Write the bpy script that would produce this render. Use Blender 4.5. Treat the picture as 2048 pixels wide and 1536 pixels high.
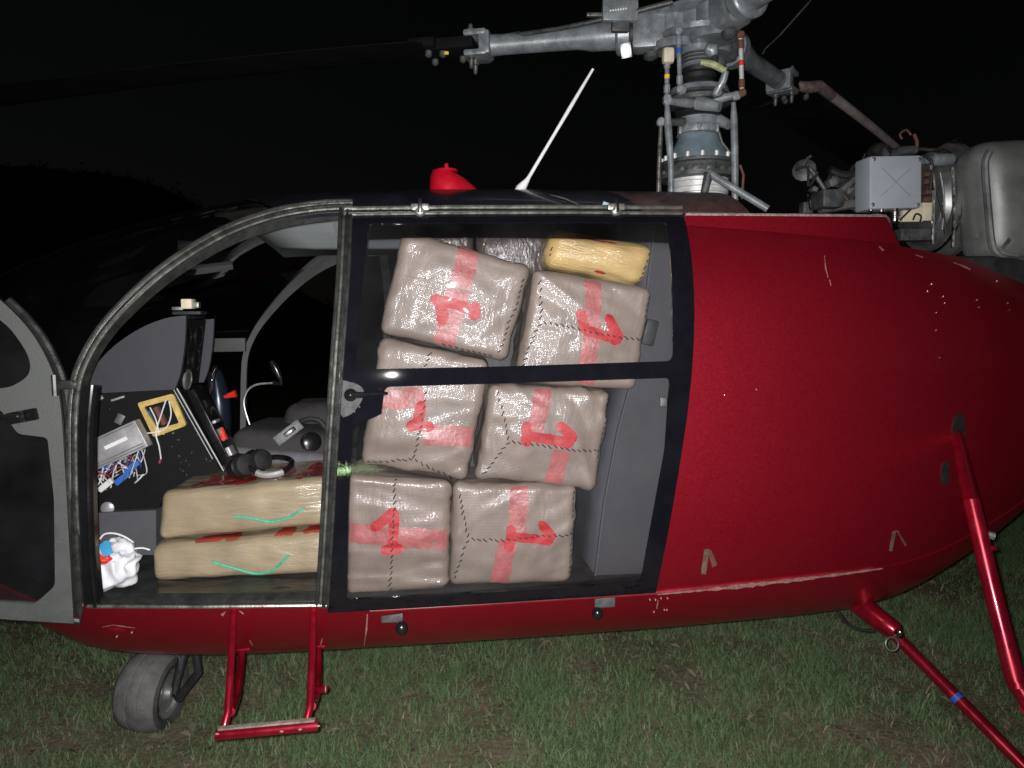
import bpy, bmesh, math, random
import numpy as np
from mathutils import Vector, Matrix, noise
from mathutils.geometry import delaunay_2d_cdt

R = math.radians
rnd = random.Random(7)
for o in list(bpy.data.objects): bpy.data.objects.remove(o, do_unlink=True)
scene = bpy.context.scene
COL = scene.collection

# ------------------------------------------------------------------ camera
F = 1540.0                                   # focal length in photo pixels (photo 2048 x 1536)
CAM = Vector((0.0, -3.25, 1.70))
RC = (Matrix.Rotation(R(-4.4), 3, 'Z') @ Matrix.Rotation(R(90 - 4.75), 3, 'X') @ Matrix.Rotation(R(-0.6), 3, 'Z'))
cam_d = bpy.data.cameras.new('camera')
cam = bpy.data.objects.new('camera', cam_d); COL.objects.link(cam)
cam.matrix_world = Matrix.Translation(CAM) @ RC.to_4x4()
cam_d.sensor_fit = 'HORIZONTAL'
cam_d.angle = 2 * math.atan(1024 / F)
cam_d.clip_start = 0.02; cam_d.clip_end = 2000
scene.camera = cam

# ------------------------------------------------------------------ world, moon, torch light, exposure
world = bpy.data.worlds.new('World'); scene.world = world
world.use_nodes = True
wn = world.node_tree.nodes; wl = world.node_tree.links
sky = wn.new('ShaderNodeTexSky'); sky.sky_type = 'NISHITA'; sky.sun_disc = False
sky.sun_elevation = R(4); sky.sun_rotation = R(120)
wn['Background'].inputs['Strength'].default_value = 0.0010
hsv = wn.new('ShaderNodeHueSaturation'); hsv.inputs['Saturation'].default_value = .45
wl.new(sky.outputs['Color'], hsv.inputs['Color']); wl.new(hsv.outputs['Color'], wn['Background'].inputs['Color'])
sun_d = bpy.data.lights.new('moon_light', 'SUN'); sun_d.energy = 0.004; sun_d.angle = R(0.5); sun_d.color = (1, .95, .9)
sun = bpy.data.objects.new('moon_light', sun_d); COL.objects.link(sun)
sun.rotation_euler = (R(86), 0, R(120 + 180)); sun.location = (0, 0, 30)

def spot(name, loc, target, power, cone, blend, radius, color):
    d = bpy.data.lights.new(name, 'SPOT'); d.energy = power; d.spot_size = R(cone); d.spot_blend = blend
    d.shadow_soft_size = radius; d.color = color
    o = bpy.data.objects.new(name, d); COL.objects.link(o)
    o.location = loc
    o.rotation_euler = (Vector(target) - Vector(loc)).to_track_quat('-Z', 'Y').to_euler()
    return o
# the phone's own flash beside the lens: its mirror image is the star on the door bar
TORCH = CAM + RC @ Vector((-.018, .012, .0))
spot('phone_flash', TORCH, (0.06, -0.6, 1.36), 500, 117, 1.0, 0.014, (1.0, .97, .96))

scene.view_settings.view_transform = 'Standard'
scene.view_settings.look = 'None'
scene.view_settings.exposure = 0.0
scene.view_settings.gamma = 1.0
scene.render.engine = 'CYCLES'

# ------------------------------------------------------------------ pixel -> place helpers
def ray(px, py):
    return (RC @ Vector(((px - 1024) / F, -(py - 768) / F, -1.0)))
def PY(px, py, y):
    d = ray(px, py); t = (y - CAM.y) / d.y
    return CAM + d * t
def PX(px, py, x):
    d = ray(px, py); return CAM + d * ((x - CAM.x) / d.x)
def PZ(px, py, z):
    d = ray(px, py); return CAM + d * ((z - CAM.z) / d.z)
def mpp(y):                                   # metres per photo pixel at depth y
    return (y - CAM.y) / F

# ------------------------------------------------------------------ the pod (fuselage skin) as a function
def pchip(xs, ys):
    xs = np.array(xs, float); ys = np.array(ys, float)
    h = np.diff(xs); dl = np.diff(ys) / h
    m = np.zeros_like(ys); m[0] = dl[0]; m[-1] = dl[-1]
    for i in range(1, len(xs) - 1):
        if dl[i-1] * dl[i] > 0:
            w1 = 2*h[i] + h[i-1]; w2 = h[i] + 2*h[i-1]
            m[i] = (w1 + w2) / (w1/dl[i-1] + w2/dl[i])
    def f(x):
        x = min(max(x, xs[0]), xs[-1])
        i = min(max(int(np.searchsorted(xs, x)) - 1, 0), len(h) - 1)
        t = (x - xs[i]) / h[i]
        return float((2*t**3 - 3*t**2 + 1)*ys[i] + (t**3 - 2*t**2 + t)*h[i]*m[i] + (-2*t**3 + 3*t**2)*ys[i+1] + (t**3 - t**2)*h[i]*m[i+1])
    return f
ZC = 1.33; NE = 2.9
Wf = pchip([-2.42, -2.36, -2.2, -1.9, -1.5, -1.1, -.75, -.2, .2, .7, 1.1, 1.5, 1.9, 2.4, 3.2], [.03, .18, .42, .66, .84, .93, .955, .920, .886, .840, .795, .72, .605, .43, .27])
ZT = pchip([-2.42, -2.36, -2.2, -1.9, -1.5, -1.1, -.7, -.3, .3, 1.3, 1.8, 2.4, 3.2], [1.36, 1.46, 1.58, 1.75, 1.94, 2.08, 2.165, 2.20, 2.205, 2.20, 2.1, 1.9, 1.75])
ZB = pchip([-2.42, -2.36, -2.2, -1.9, -1.6, -1.406, -1.32, -1.217, -1.06, -.8, 0, .72, 1.12, 1.34, 1.556, 1.742, 1.958, 2.187, 2.41, 3.2], [1.30, 1.18, 1.06, .88, .70, .602, .550, .508, .486, .476, .472, .476, .484, .488, .497, .530, .620, .743, .896, 1.15])
def pod_f(p):
    w = Wf(p.x); h = (ZT(p.x) - ZC) if p.z > ZC else (ZC - ZB(p.x))
    return abs(p.y / w) ** NE + abs((p.z - ZC) / h) ** NE - 1
def surf(x, th, off=0.0, side=-1):
    w = Wf(x); h = (ZT(x) - ZC) if th > 0 else (ZC - ZB(x))
    c = max(math.cos(th), 0) ** (2 / NE); s = abs(math.sin(th)) ** (2 / NE)
    p = Vector((x, -w * c, ZC + math.copysign(h * s, th)))
    if off:
        p = p + pod_n(p) * off
    if side > 0: p.y = -p.y
    return p
def pod_n(p):
    e = 2e-3; g = []
    for a in range(3):
        q1 = p.copy(); q2 = p.copy(); q1[a] += e; q2[a] -= e
        g.append(pod_f(q1) - pod_f(q2))
    return Vector(g).normalized()
def hit(px, py):
    d = ray(px, py)
    lo = None; best = (1e9, 0)
    for i in range(260):
        y = -1.15 + i * 0.006
        t = (y - CAM.y) / d.y; p = CAM + d * t; f = pod_f(p)
        if f < best[0]: best = (f, t)
        if f <= 0:
            hi = t; lo = t - 0.006 / d.y
            for _ in range(24):
                m = (lo + hi) / 2
                if pod_f(CAM + d * m) <= 0: hi = m
                else: lo = m
            return CAM + d * hi
    return CAM + d * best[1]
def xt(px, py):
    p = hit(px, py)
    h = (ZT(p.x) - ZC) if p.z > ZC else (ZC - ZB(p.x))
    s = min(abs((p.z - ZC) / h), 1.0) ** (NE / 2)
    return (p.x, math.copysign(math.asin(min(s, 1)), p.z - ZC))

# ------------------------------------------------------------------ materials
MATS = {}
def M(name, col, rough=.5, metal=0., coat=0., var=.18, vs=7., bump=0., bs=60., rvar=.12, spec=.5, aniso=None, uv=False):
    if name in MATS: return MATS[name]
    m = bpy.data.materials.new(name); m.use_nodes = True
    n = m.node_tree.nodes; l = m.node_tree.links
    b = n['Principled BSDF']
    b.inputs['Metallic'].default_value = metal
    b.inputs['Coat Weight'].default_value = coat
    b.inputs['Coat Roughness'].default_value = .06
    b.inputs['Specular IOR Level'].default_value = spec
    tc = n.new('ShaderNodeTexCoord'); src = tc.outputs['UV' if uv else 'Object']
    if aniso:
        mp = n.new('ShaderNodeMapping'); mp.inputs['Scale'].default_value = aniso
        l.new(src, mp.inputs['Vector']); src = mp.outputs['Vector']
    nz = n.new('ShaderNodeTexNoise'); nz.inputs['Scale'].default_value = vs; nz.inputs['Detail'].default_value = 7
    nz.inputs['Roughness'].default_value = .65
    l.new(src, nz.inputs['Vector'])
    rp = n.new('ShaderNodeValToRGB'); rp.color_ramp.elements[0].position = .3; rp.color_ramp.elements[1].position = .7
    rp.color_ramp.elements[0].color = (*[max(c * (1 - var), 0) for c in col], 1)
    rp.color_ramp.elements[1].color = (*[min(c * (1 + var), 1) for c in col], 1)
    l.new(nz.outputs['Fac'], rp.inputs['Fac']); l.new(rp.outputs['Color'], b.inputs['Base Color'])
    mr = n.new('ShaderNodeMapRange'); mr.inputs['From Min'].default_value = .3; mr.inputs['From Max'].default_value = .7
    mr.inputs['To Min'].default_value = max(rough - rvar, .02); mr.inputs['To Max'].default_value = min(rough + rvar, 1)
    l.new(nz.outputs['Fac'], mr.inputs['Value']); l.new(mr.outputs['Result'], b.inputs['Roughness'])
    if bump:
        n2 = n.new('ShaderNodeTexNoise'); n2.inputs['Scale'].default_value = bs; n2.inputs['Detail'].default_value = 4
        l.new(src, n2.inputs['Vector'])
        bp = n.new('ShaderNodeBump'); bp.inputs['Strength'].default_value = bump; bp.inputs['Distance'].default_value = .01
        l.new(n2.outputs['Fac'], bp.inputs['Height']); l.new(bp.outputs['Normal'], b.inputs['Normal'])
    MATS[name] = m
    return m

def glass_mat(name, tint, ior=1.45, rough=.012, dust=.0):
    m = bpy.data.materials.new(name); m.use_nodes = True
    n = m.node_tree.nodes; l = m.node_tree.links
    n.remove(n['Principled BSDF'])
    tr = n.new('ShaderNodeBsdfTransparent'); tr.inputs['Color'].default_value = (*tint, 1)
    gl = n.new('ShaderNodeBsdfGlossy'); gl.inputs['Roughness'].default_value = rough
    fr = n.new('ShaderNodeFresnel'); fr.inputs['IOR'].default_value = ior
    mx = n.new('ShaderNodeMixShader')
    l.new(fr.outputs['Fac'], mx.inputs['Fac']); l.new(tr.outputs['BSDF'], mx.inputs[1]); l.new(gl.outputs['BSDF'], mx.inputs[2])
    out = mx.outputs['Shader']
    if dust:
        df = n.new('ShaderNodeBsdfDiffuse'); df.inputs['Color'].default_value = (.55, .56, .6, 1)
        nz = n.new('ShaderNodeTexNoise'); nz.inputs['Scale'].default_value = 5; nz.inputs['Detail'].default_value = 8
        tc = n.new('ShaderNodeTexCoord'); l.new(tc.outputs['Object'], nz.inputs['Vector'])
        mr = n.new('ShaderNodeMapRange'); mr.inputs['From Min'].default_value = .35; mr.inputs['From Max'].default_value = .75
        mr.inputs['To Min'].default_value = dust * .4; mr.inputs['To Max'].default_value = dust * 1.6
        l.new(nz.outputs['Fac'], mr.inputs['Value'])
        m2 = n.new('ShaderNodeMixShader'); l.new(mr.outputs['Result'], m2.inputs['Fac'])
        l.new(out, m2.inputs[1]); l.new(df.outputs['BSDF'], m2.inputs[2]); out = m2.outputs['Shader']
    l.new(out, n['Material Output'].inputs['Surface'])
    MATS[name] = m
    return m

RED = M('red paint', (.40, .011, .028), .40, .75, .22, var=.09, vs=110, bump=.03, bs=260, rvar=.04)
RED_WORN = M('worn red paint', (.19, .012, .02), .5, .1, .25, var=.5, vs=9, bump=.1, bs=70)
RED_TUBE = M('red tube paint', (.25, .005, .019), .30, .55, .5, var=.25, vs=12)
BARE = M('bare scratched metal', (.5, .42, .40), .5, .6, var=.4, vs=60)
SCRATCH = M('chipped paint', (.30, .15, .14), .6, 0, var=.5, vs=90)
BLACK = M('black gloss paint', (.006, .006, .009), .018, 0, 0, var=.3, vs=9, rvar=.002)
ROOFM = M('black roof paint', (.012, .012, .020), .36, 0, .3, var=.4, vs=5)
ROOFB = M('worn brown roof', (.075, .038, .036), .55, 0, .1, var=.6, vs=11, bump=.1)
RUBBER = M('black rubber', (.014, .014, .015), .6, 0, var=.3, vs=20, bump=.1)
SEAL = M('grey weathered seal', (.034, .036, .034), .36, .3, .1, var=.45, vs=26, bump=.15, bs=120)
PLATEM = M('dull riveted plate', (.075, .078, .08), .8, 0, var=.45, vs=40, spec=.2)
SEALD = M('dark seal', (.022, .024, .023), .30, .1, .4, var=.5, vs=30)
RAIL = M('worn rail metal', (.20, .20, .18), .36, .7, var=.5, vs=30, bump=.1, bs=150)
GREYP = M('grey interior paint', (.052, .057, .054), .6, 0, var=.22, vs=12, bump=.08, bs=140)
GREYT = M('grey side trim', (.042, .042, .047), .7, 0, var=.08, vs=10, bump=.05, bs=240)
GREYD = M('dark grey trim', (.075, .075, .088), .75, 0, var=.12, vs=14, bump=.06, bs=200)
GREYF = M('grey far frame paint', (.075, .075, .078), .6, 0, var=.15, vs=10)
HOODM = M('grey vinyl hood', (.036, .036, .045), .65, 0, var=.10, vs=12, bump=.08, bs=260)
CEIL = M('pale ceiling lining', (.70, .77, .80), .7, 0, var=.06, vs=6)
FLOORM = M('dark cabin floor', (.035, .035, .034), .6, 0, var=.5, vs=9, bump=.15, bs=90)
PANELB = M('black crackle panel', (.005, .005, .006), .7, 0, 0, spec=.2, var=.4, vs=18, bump=.06, bs=220)
HEADM = M('grey rotor paint', (.215, .24, .258), .40, .25, .12, var=.42, vs=17, bump=.08, bs=90)
HEADD = M('grimy rotor metal', (.075, .08, .08), .5, .35, 0, var=.6, vs=22, bump=.15, bs=90)
CONE = M('blue grey gearbox paint', (.17, .225, .26), .5, .1, var=.25, vs=16, bump=.05)
WHITEM = M('white ribbed alloy', (.62, .63, .63), .45, .3, var=.2, vs=25)
CHROME = M('polished steel', (.62, .60, .56), .22, 1.0, var=.2, vs=30)
BRUSH = M('brushed sheet steel', (.25, .265, .262), .45, .8, var=.35, vs=8, bump=.04, bs=40)
BRUSHD = M('stained dark steel', (.12, .125, .122), .5, .35, var=.5, vs=10, bump=.06, bs=60)
STEEL_RIM = M('bright steel rim', (.55, .57, .57), .38, .8, var=.25, vs=20)
BOXM = M('grey box paint', (.34, .37, .42), .5, 0, var=.06, vs=10)
CREAM = M('cream plastic', (.62, .56, .42), .5, 0, var=.15, vs=30)
WHITE = M('white plastic', (.78, .78, .80), .4, 0, var=.06, vs=20)
WHITEA = M('white antenna', (.75, .75, .75), .5, 0, var=.1, vs=20)
BLADEM = M('black blade skin', (.004, .004, .005), .8, 0, spec=.15, var=.4, vs=6)
BLADEF = M('rusty pale blade edge', (.50, .43, .42), .6, .1, var=.35, vs=9)
YELLOW = M('yellow tape', (.80, .52, .02), .5, 0, var=.1)
BLUE = M('blue tape', (.02, .08, .42), .5, 0, var=.15)
REDT = M('red tape', (.55, .04, .02), .5, 0, var=.15)
YGREEN = M('worn yellow green link', (.36, .38, .20), .6, .1, var=.5, vs=40)
BROWN = M('rusty joint', (.13, .055, .04), .7, .2, var=.4, vs=40)
TYRE = M('dusty grey tyre', (.135, .132, .128), .85, 0, var=.4, vs=14, bump=.25, bs=90)
TYRED = M('dark tyre wall', (.05, .05, .05), .7, 0, var=.4, vs=18, bump=.15, bs=80)
SEATM = M('grey seat cloth', (.032, .030, .032), .85, 0, var=.25, vs=25, bump=.25, bs=180)
SEATL = M('pale seat piping', (.12, .115, .13), .8, 0, var=.25, vs=25, bump=.2, bs=180)
GLOSSB = M('black plastic gloss', (.008, .008, .009), .22, 0, .3, var=.3)
SILVER = M('silver case', (.42, .42, .43), .4, .5, var=.12, vs=16)
YFRAME = M('yellow cutout edge', (.50, .36, .11), .6, 0, var=.3, vs=30)
WIREW = M('white wire', (.66, .66, .66), .5); WIREB = M('blue wire', (.03, .12, .42), .5); WIRER = M('red wire', (.40, .03, .05), .5)
DARKBLUE = M('blue grey duct', (.018, .027, .045), .25, .4, var=.3, vs=9)
REDPL = M('red plastic tag', (.65, .03, .02), .45)
GREEN = M('green cord', (.05, .40, .26), .6, 0, var=.3, vs=60)
BAGM = M('white bag film', (.72, .74, .78), .42, 0, var=.06, vs=12, bump=.2, bs=30)
CYAN = M('blue bag print', (.05, .32, .62), .45)
PAINT1 = M('red marker paint', (.33, .013, .017), .5, 0, .05, var=.3, vs=35, bump=.12, bs=120)
_n = PAINT1.node_tree.nodes; _r = [q for q in _n if q.type == 'VALTORGB'][0]; _e = _r.color_ramp.elements.new(.80); _e.color = (.34, .06, .055, 1); _r.color_ramp.elements[0].position = .25; _r.color_ramp.elements[1].position = .55
TAPE = M('pink tape strip', (.345, .105, .10), .42, 0, .18, var=.22, vs=22, bump=.2, bs=75)
STITCH = M('black stitching', (.02, .022, .024), .7)
BPLASTIC = M('black bin liner film', (.007, .007, .008), .42, 0, .12, var=.5, vs=7, bump=.6, bs=14)
BEACON = M('red beacon', (.48, .005, .02), .35, .25, .5, var=.15, vs=8)
GLASS = glass_mat('door glazing', (.93, .93, .95), rough=.006, dust=.012)
GLASSN = glass_mat('nose glazing', (.86, .86, .88), dust=.002)
GLASSO = glass_mat('open door glazing', (.72, .72, .74), dust=.01)
RETRO = M('reflective tape', (.95, .97, 1.0), .20, 1.0, var=.02, rvar=.02)

def bale_mat(name, col, rough, weave=.25, film=.5, fs=28., streak=.0, strength=.75):
    m = bpy.data.materials.new(name); m.use_nodes = True
    n = m.node_tree.nodes; l = m.node_tree.links; b = n['Principled BSDF']
    b.inputs['Coat Weight'].default_value = film; b.inputs['Coat Roughness'].default_value = .10
    tc = n.new('ShaderNodeTexCoord')
    nz = n.new('ShaderNodeTexNoise'); nz.inputs['Scale'].default_value = 9; nz.inputs['Detail'].default_value = 8
    l.new(tc.outputs['Object'], nz.inputs['Vector'])
    rp = n.new('ShaderNodeValToRGB'); rp.color_ramp.elements[0].position = .3; rp.color_ramp.elements[1].position = .72
    rp.color_ramp.elements[0].color = (*[c * .80 for c in col], 1); rp.color_ramp.elements[1].color = (*[min(c * 1.12, 1) for c in col], 1)
    l.new(nz.outputs['Fac'], rp.inputs['Fac']); l.new(rp.outputs['Color'], b.inputs['Base Color'])
    b.inputs['Roughness'].default_value = rough
    # woven threads, both ways, along the bale's own directions
    wv = []
    for d in ('X', 'Y'):
        w = n.new('ShaderNodeTexWave'); w.bands_direction = d; w.inputs['Scale'].default_value = 62
        w.inputs['Distortion'].default_value = 1.2; w.inputs['Detail'].default_value = 2
        l.new(tc.outputs['UV'], w.inputs['Vector']); wv.append(w)
    ad = n.new('ShaderNodeMath'); ad.operation = 'ADD'
    l.new(wv[0].outputs['Fac'], ad.inputs[0]); l.new(wv[1].outputs['Fac'], ad.inputs[1])
    b1 = n.new('ShaderNodeBump'); b1.inputs['Strength'].default_value = weave; b1.inputs['Distance'].default_value = .004
    l.new(ad.outputs[0], b1.inputs['Height'])
    # crumpled film, stretched along the wrap
    oi = n.new('ShaderNodeObjectInfo'); om = n.new('ShaderNodeMath'); om.operation = 'MULTIPLY'; om.inputs[1].default_value = 40
    l.new(oi.outputs['Random'], om.inputs[0])
    mp = n.new('ShaderNodeMapping'); l.new(om.outputs[0], mp.inputs['Location']); mp.inputs['Scale'].default_value = (1.0, .38, 1.0) if streak >= 0 else (.30, 1.5, 1.0)
    l.new(tc.outputs['UV'], mp.inputs['Vector'])
    n2 = n.new('ShaderNodeTexNoise'); n2.inputs['Scale'].default_value = fs; n2.inputs['Detail'].default_value = 5
    n2.inputs['Roughness'].default_value = .6; n2.inputs['Distortion'].default_value = .6
    l.new(mp.outputs['Vector'], n2.inputs['Vector'])
    b2 = n.new('ShaderNodeBump'); b2.inputs['Strength'].default_value = strength; b2.inputs['Distance'].default_value = .012
    l.new(n2.outputs['Fac'], b2.inputs['Height']); l.new(b1.outputs['Normal'], b2.inputs['Normal'])
    l.new(b2.outputs['Normal'], b.inputs['Normal']); l.new(b2.outputs['Normal'], b.inputs['Coat Normal'])
    MATS[name] = m
    return m
SACK = bale_mat('beige woven sack', (.222, .180, .147), .46, weave=.10, film=.24, fs=11, strength=.42)
SACK2 = bale_mat('tan wrapped sack', (.31, .25, .165), .38, weave=.05, film=1.0, fs=17, streak=-1, strength=.6)
SACKY = bale_mat('yellow wrapped sack', (.62, .44, .18), .40, weave=.15, film=.5, fs=20, streak=-1)
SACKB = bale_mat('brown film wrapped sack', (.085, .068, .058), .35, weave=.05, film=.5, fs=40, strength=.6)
REDTOP = bale_mat('red smeared film', (.33, .035, .025), .34, weave=.05, film=.9, fs=30, streak=-1)

# ------------------------------------------------------------------ mesh builders
WORLD_LOC = {}
class MB:
    def __init__(s): s.v = []; s.f = []
    def add(s, vs, fs):
        k = len(s.v); s.v += [Vector(v) for v in vs]; s.f += [tuple(i + k for i in f) for f in fs]; return s
    def box(s, c, size, rot=None, bev=0.0):
        a, b, d = [x / 2 for x in size]; c = Vector(c)
        rot = rot or Matrix.Identity(3)
        if bev <= 0:
            vs = [c + rot @ Vector((x, y, z)) for x in (-a, a) for y in (-b, b) for z in (-d, d)]
            return s.add(vs, [(0, 1, 3, 2), (4, 6, 7, 5), (0, 4, 5, 1), (2, 3, 7, 6), (0, 2, 6, 4), (1, 5, 7, 3)])
        bm = bmesh.new(); bmesh.ops.create_cube(bm, size=1)
        for v in bm.verts: v.co = Vector((v.co.x * 2 * a, v.co.y * 2 * b, v.co.z * 2 * d))
        bmesh.ops.bevel(bm, geom=bm.edges[:], offset=min(bev, .45 * min(size)), segments=2, affect='EDGES', profile=.6)
        bm.verts.index_update()
        vs = [c + rot @ v.co for v in bm.verts]; fs = [tuple(v.index for v in f.verts) for f in bm.faces]
        bm.free(); return s.add(vs, fs)
    def tube(s, pts, r, seg=10, cap=True, closed=False):
        pts = [Vector(p) for p in pts]; n = len(pts)
        rs = r if isinstance(r, (list, tuple)) else [r] * n
        tang = []
        for i in range(n):
            a = pts[(i - 1) % n] if (closed or i) else pts[i]; b = pts[(i + 1) % n] if (closed or i < n - 1) else pts[i]
            t = (b - a); tang.append(t.normalized() if t.length > 1e-9 else Vector((0, 0, 1)))
        up = Vector((0, 0, 1)) if abs(tang[0].z) < .9 else Vector((0, 1, 0))
        u = tang[0].cross(up).normalized()
        vs = []
        for i in range(n):
            u = (u - tang[i] * u.dot(tang[i])).normalized(); w = tang[i].cross(u)
            for k in range(seg):
                a = 2 * math.pi * k / seg
                vs.append(pts[i] + (u * math.cos(a) + w * math.sin(a)) * rs[i])
        fs = []
        for i in range(n if closed else n - 1):
            j = (i + 1) % n
            for k in range(seg):
                fs.append((i*seg + k, j*seg + k, j*seg + (k + 1) % seg, i*seg + (k + 1) % seg))
        if cap and not closed:
            fs.append(tuple(range(seg))); fs.append(tuple(range((n - 1) * seg, n * seg)))
        return s.add(vs, fs)
    def lathe(s, origin, axis, prof, seg=24):     # prof: (distance along axis, radius)
        o = Vector(origin); ax = Vector(axis).normalized()
        return s.tube_profile([o + ax * t for t, _ in prof], [r for _, r in prof], ax, seg)
    def tube_profile(s, pts, rs, ax, seg):
        up = Vector((0, 0, 1)) if abs(ax.z) < .9 else Vector((1, 0, 0))
        u = ax.cross(up).normalized(); w = ax.cross(u)
        vs = []; n = len(pts)
        for p, r in zip(pts, rs):
            for k in range(seg):
                a = 2 * math.pi * k / seg
                vs.append(p + (u * math.cos(a) + w * math.sin(a)) * max(r, 1e-4))
        fs = [(i*seg + k, i*seg + (k + 1) % seg, (i + 1)*seg + (k + 1) % seg, (i + 1)*seg + k) for i in range(n - 1) for k in range(seg)]
        fs += [tuple(range(seg))[::-1], tuple(range((n - 1)*seg, n*seg))]
        return s.add(vs, fs)
    def ball(s, c, r, sc=(1, 1, 1), seg=10):
        c = Vector(c); vs = []; fs = []; h = seg // 2 + 1
        for i in range(h + 1):
            a = math.pi * i / h
            for k in range(seg):
                b = 2 * math.pi * k / seg
                vs.append(c + Vector((r*sc[0]*math.sin(a)*math.cos(b), r*sc[1]*math.sin(a)*math.sin(b), r*sc[2]*math.cos(a))))
        for i in range(h):
            for k in range(seg): fs.append((i*seg + k, (i+1)*seg + k, (i+1)*seg + (k+1) % seg, i*seg + (k+1) % seg))
        return s.add(vs, fs)
    def build(s, name, mat, parent=None, smooth=True, angle=38, fix=True, kind=None):
        me = bpy.data.meshes.new(name)
        c = Vector((0, 0, 0))
        for v in s.v: c += v
        c /= max(len(s.v), 1)
        me.from_pydata([v - c for v in s.v], [], s.f); me.update()
        if fix:
            bm = bmesh.new(); bm.from_mesh(me)
            bmesh.ops.remove_doubles(bm, verts=bm.verts, dist=1e-6)
            bmesh.ops.recalc_face_normals(bm, faces=bm.faces); bm.to_mesh(me); bm.free()
        return link(name, me, mat, parent, c, smooth, angle, kind)
def link(name, me, mat, parent, c, smooth=True, angle=38, kind=None):
    if mat: me.materials.append(mat)
    if smooth:
        me.polygons.foreach_set('use_smooth', [True] * len(me.polygons))
        if angle: me.set_sharp_from_angle(angle=R(angle))
    o = bpy.data.objects.new(name, me); COL.objects.link(o)
    pw = WORLD_LOC.get(parent.name, Vector()) if parent else Vector()
    o.location = c - pw
    if parent: o.parent = parent
    WORLD_LOC[o.name] = Vector(c)
    if kind: o['kind'] = kind
    return o
def empty(name, loc, label=None, cat=None, group=None, parent=None):
    o = bpy.data.objects.new(name, None); COL.objects.link(o); o.empty_display_size = .1
    pw = WORLD_LOC.get(parent.name, Vector()) if parent else Vector()
    o.location = Vector(loc) - pw
    if parent: o.parent = parent
    WORLD_LOC[o.name] = Vector(loc)
    tag(o, label, cat, group); return o
def tag(o, label=None, cat=None, group=None, kind=None):
    if label: o['label'] = label
    if cat: o['category'] = cat
    if group: o['group'] = group
    if kind: o['kind'] = kind
    return o
def mirror(o, parent=None):                    # the same panel on the far side (y -> -y)
    name, mat, off, thick, geo = SP_ARGS[o.name]
    return side_panel(name, None, None, mat, parent or o.parent, off, thick, side=1, geo=geo)
def inside(p, poly):
    c = False; n = len(poly); x, y = p
    for i in range(n):
        x1, y1 = poly[i]; x2, y2 = poly[(i + 1) % n]
        if (y1 > y) != (y2 > y) and x < (x2 - x1) * (y - y1) / (y2 - y1) + x1: c = not c
    return c
def densify(poly, step, closed=True):
    out = []; n = len(poly)
    for i in range(n if closed else n - 1):
        a = poly[i]; b = poly[(i + 1) % n]
        k = max(1, int(math.hypot(b[0] - a[0], b[1] - a[1]) / step))
        for j in range(k): out.append((a[0] + (b[0] - a[0]) * j / k, a[1] + (b[1] - a[1]) * j / k))
    if not closed: out.append(poly[-1])
    return out
def smooth_line(pts, n=6, closed=False):       # Catmull-Rom through pixel points
    out = []; m = len(pts)
    for i in range(m if closed else m - 1):
        if closed: p0, p1, p2, p3 = pts[i-1], pts[i], pts[(i+1) % m], pts[(i+2) % m]
        else: p0, p1, p2, p3 = pts[max(i-1, 0)], pts[i], pts[i+1], pts[min(i+2, m-1)]
        for j in range(n):
            t = j / n
            out.append(tuple(.5 * (2*b + (c - a)*t + (2*a - 5*b + 4*c - d)*t*t + (3*b - a - 3*c + d)*t**3) for a, b, c, d in zip(p0, p1, p2, p3)))
    if not closed: out.append(tuple(pts[-1]))
    return out
def round_poly(pts, rad, n=4):
    out = []; m = len(pts)
    for i in range(m):
        p = Vector(pts[i]); a = Vector(pts[i-1]); b = Vector(pts[(i+1) % m])
        ra = min(rad, .45 * (a - p).length); rb = min(rad, .45 * (b - p).length)
        q0 = p + (a - p).normalized() * ra; q1 = p + (b - p).normalized() * rb
        for j in range(n + 1):
            t = j / n; out.append(tuple((1-t)**2 * q0 + 2*t*(1-t) * p + t*t * q1))
    return out
def triangulate(outline, holes, step):
    pts = []; edges = []
    for ring in [outline] + holes:
        k = len(pts); pts += [Vector(p) for p in ring]
        edges += [(k + i, k + (i + 1) % len(ring)) for i in range(len(ring))]
    xs = [p[0] for p in outline]; ys = [p[1] for p in outline]
    allb = np.array([tuple(p) for p in pts])
    x = min(xs) + step / 2; row = 0
    while x < max(xs):
        y = min(ys) + step / 2 + (row % 2) * step * .5
        while y < max(ys):
            if inside((x, y), outline) and not any(inside((x, y), h) for h in holes):
                if np.min((allb[:, 0] - x)**2 + (allb[:, 1] - y)**2) > (step * .45)**2: pts.append(Vector((x, y)))
            y += step
        x += step; row += 1
    V, E, T, *_ = delaunay_2d_cdt(pts, edges, [], 0, 1e-7)
    tris = []
    for t in T:
        c = (sum(V[i][0] for i in t) / 3, sum(V[i][1] for i in t) / 3)
        if inside(c, outline) and not any(inside(c, h) for h in holes): tris.append(tuple(t))
    return V, tris
SP_ARGS = {}
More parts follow.
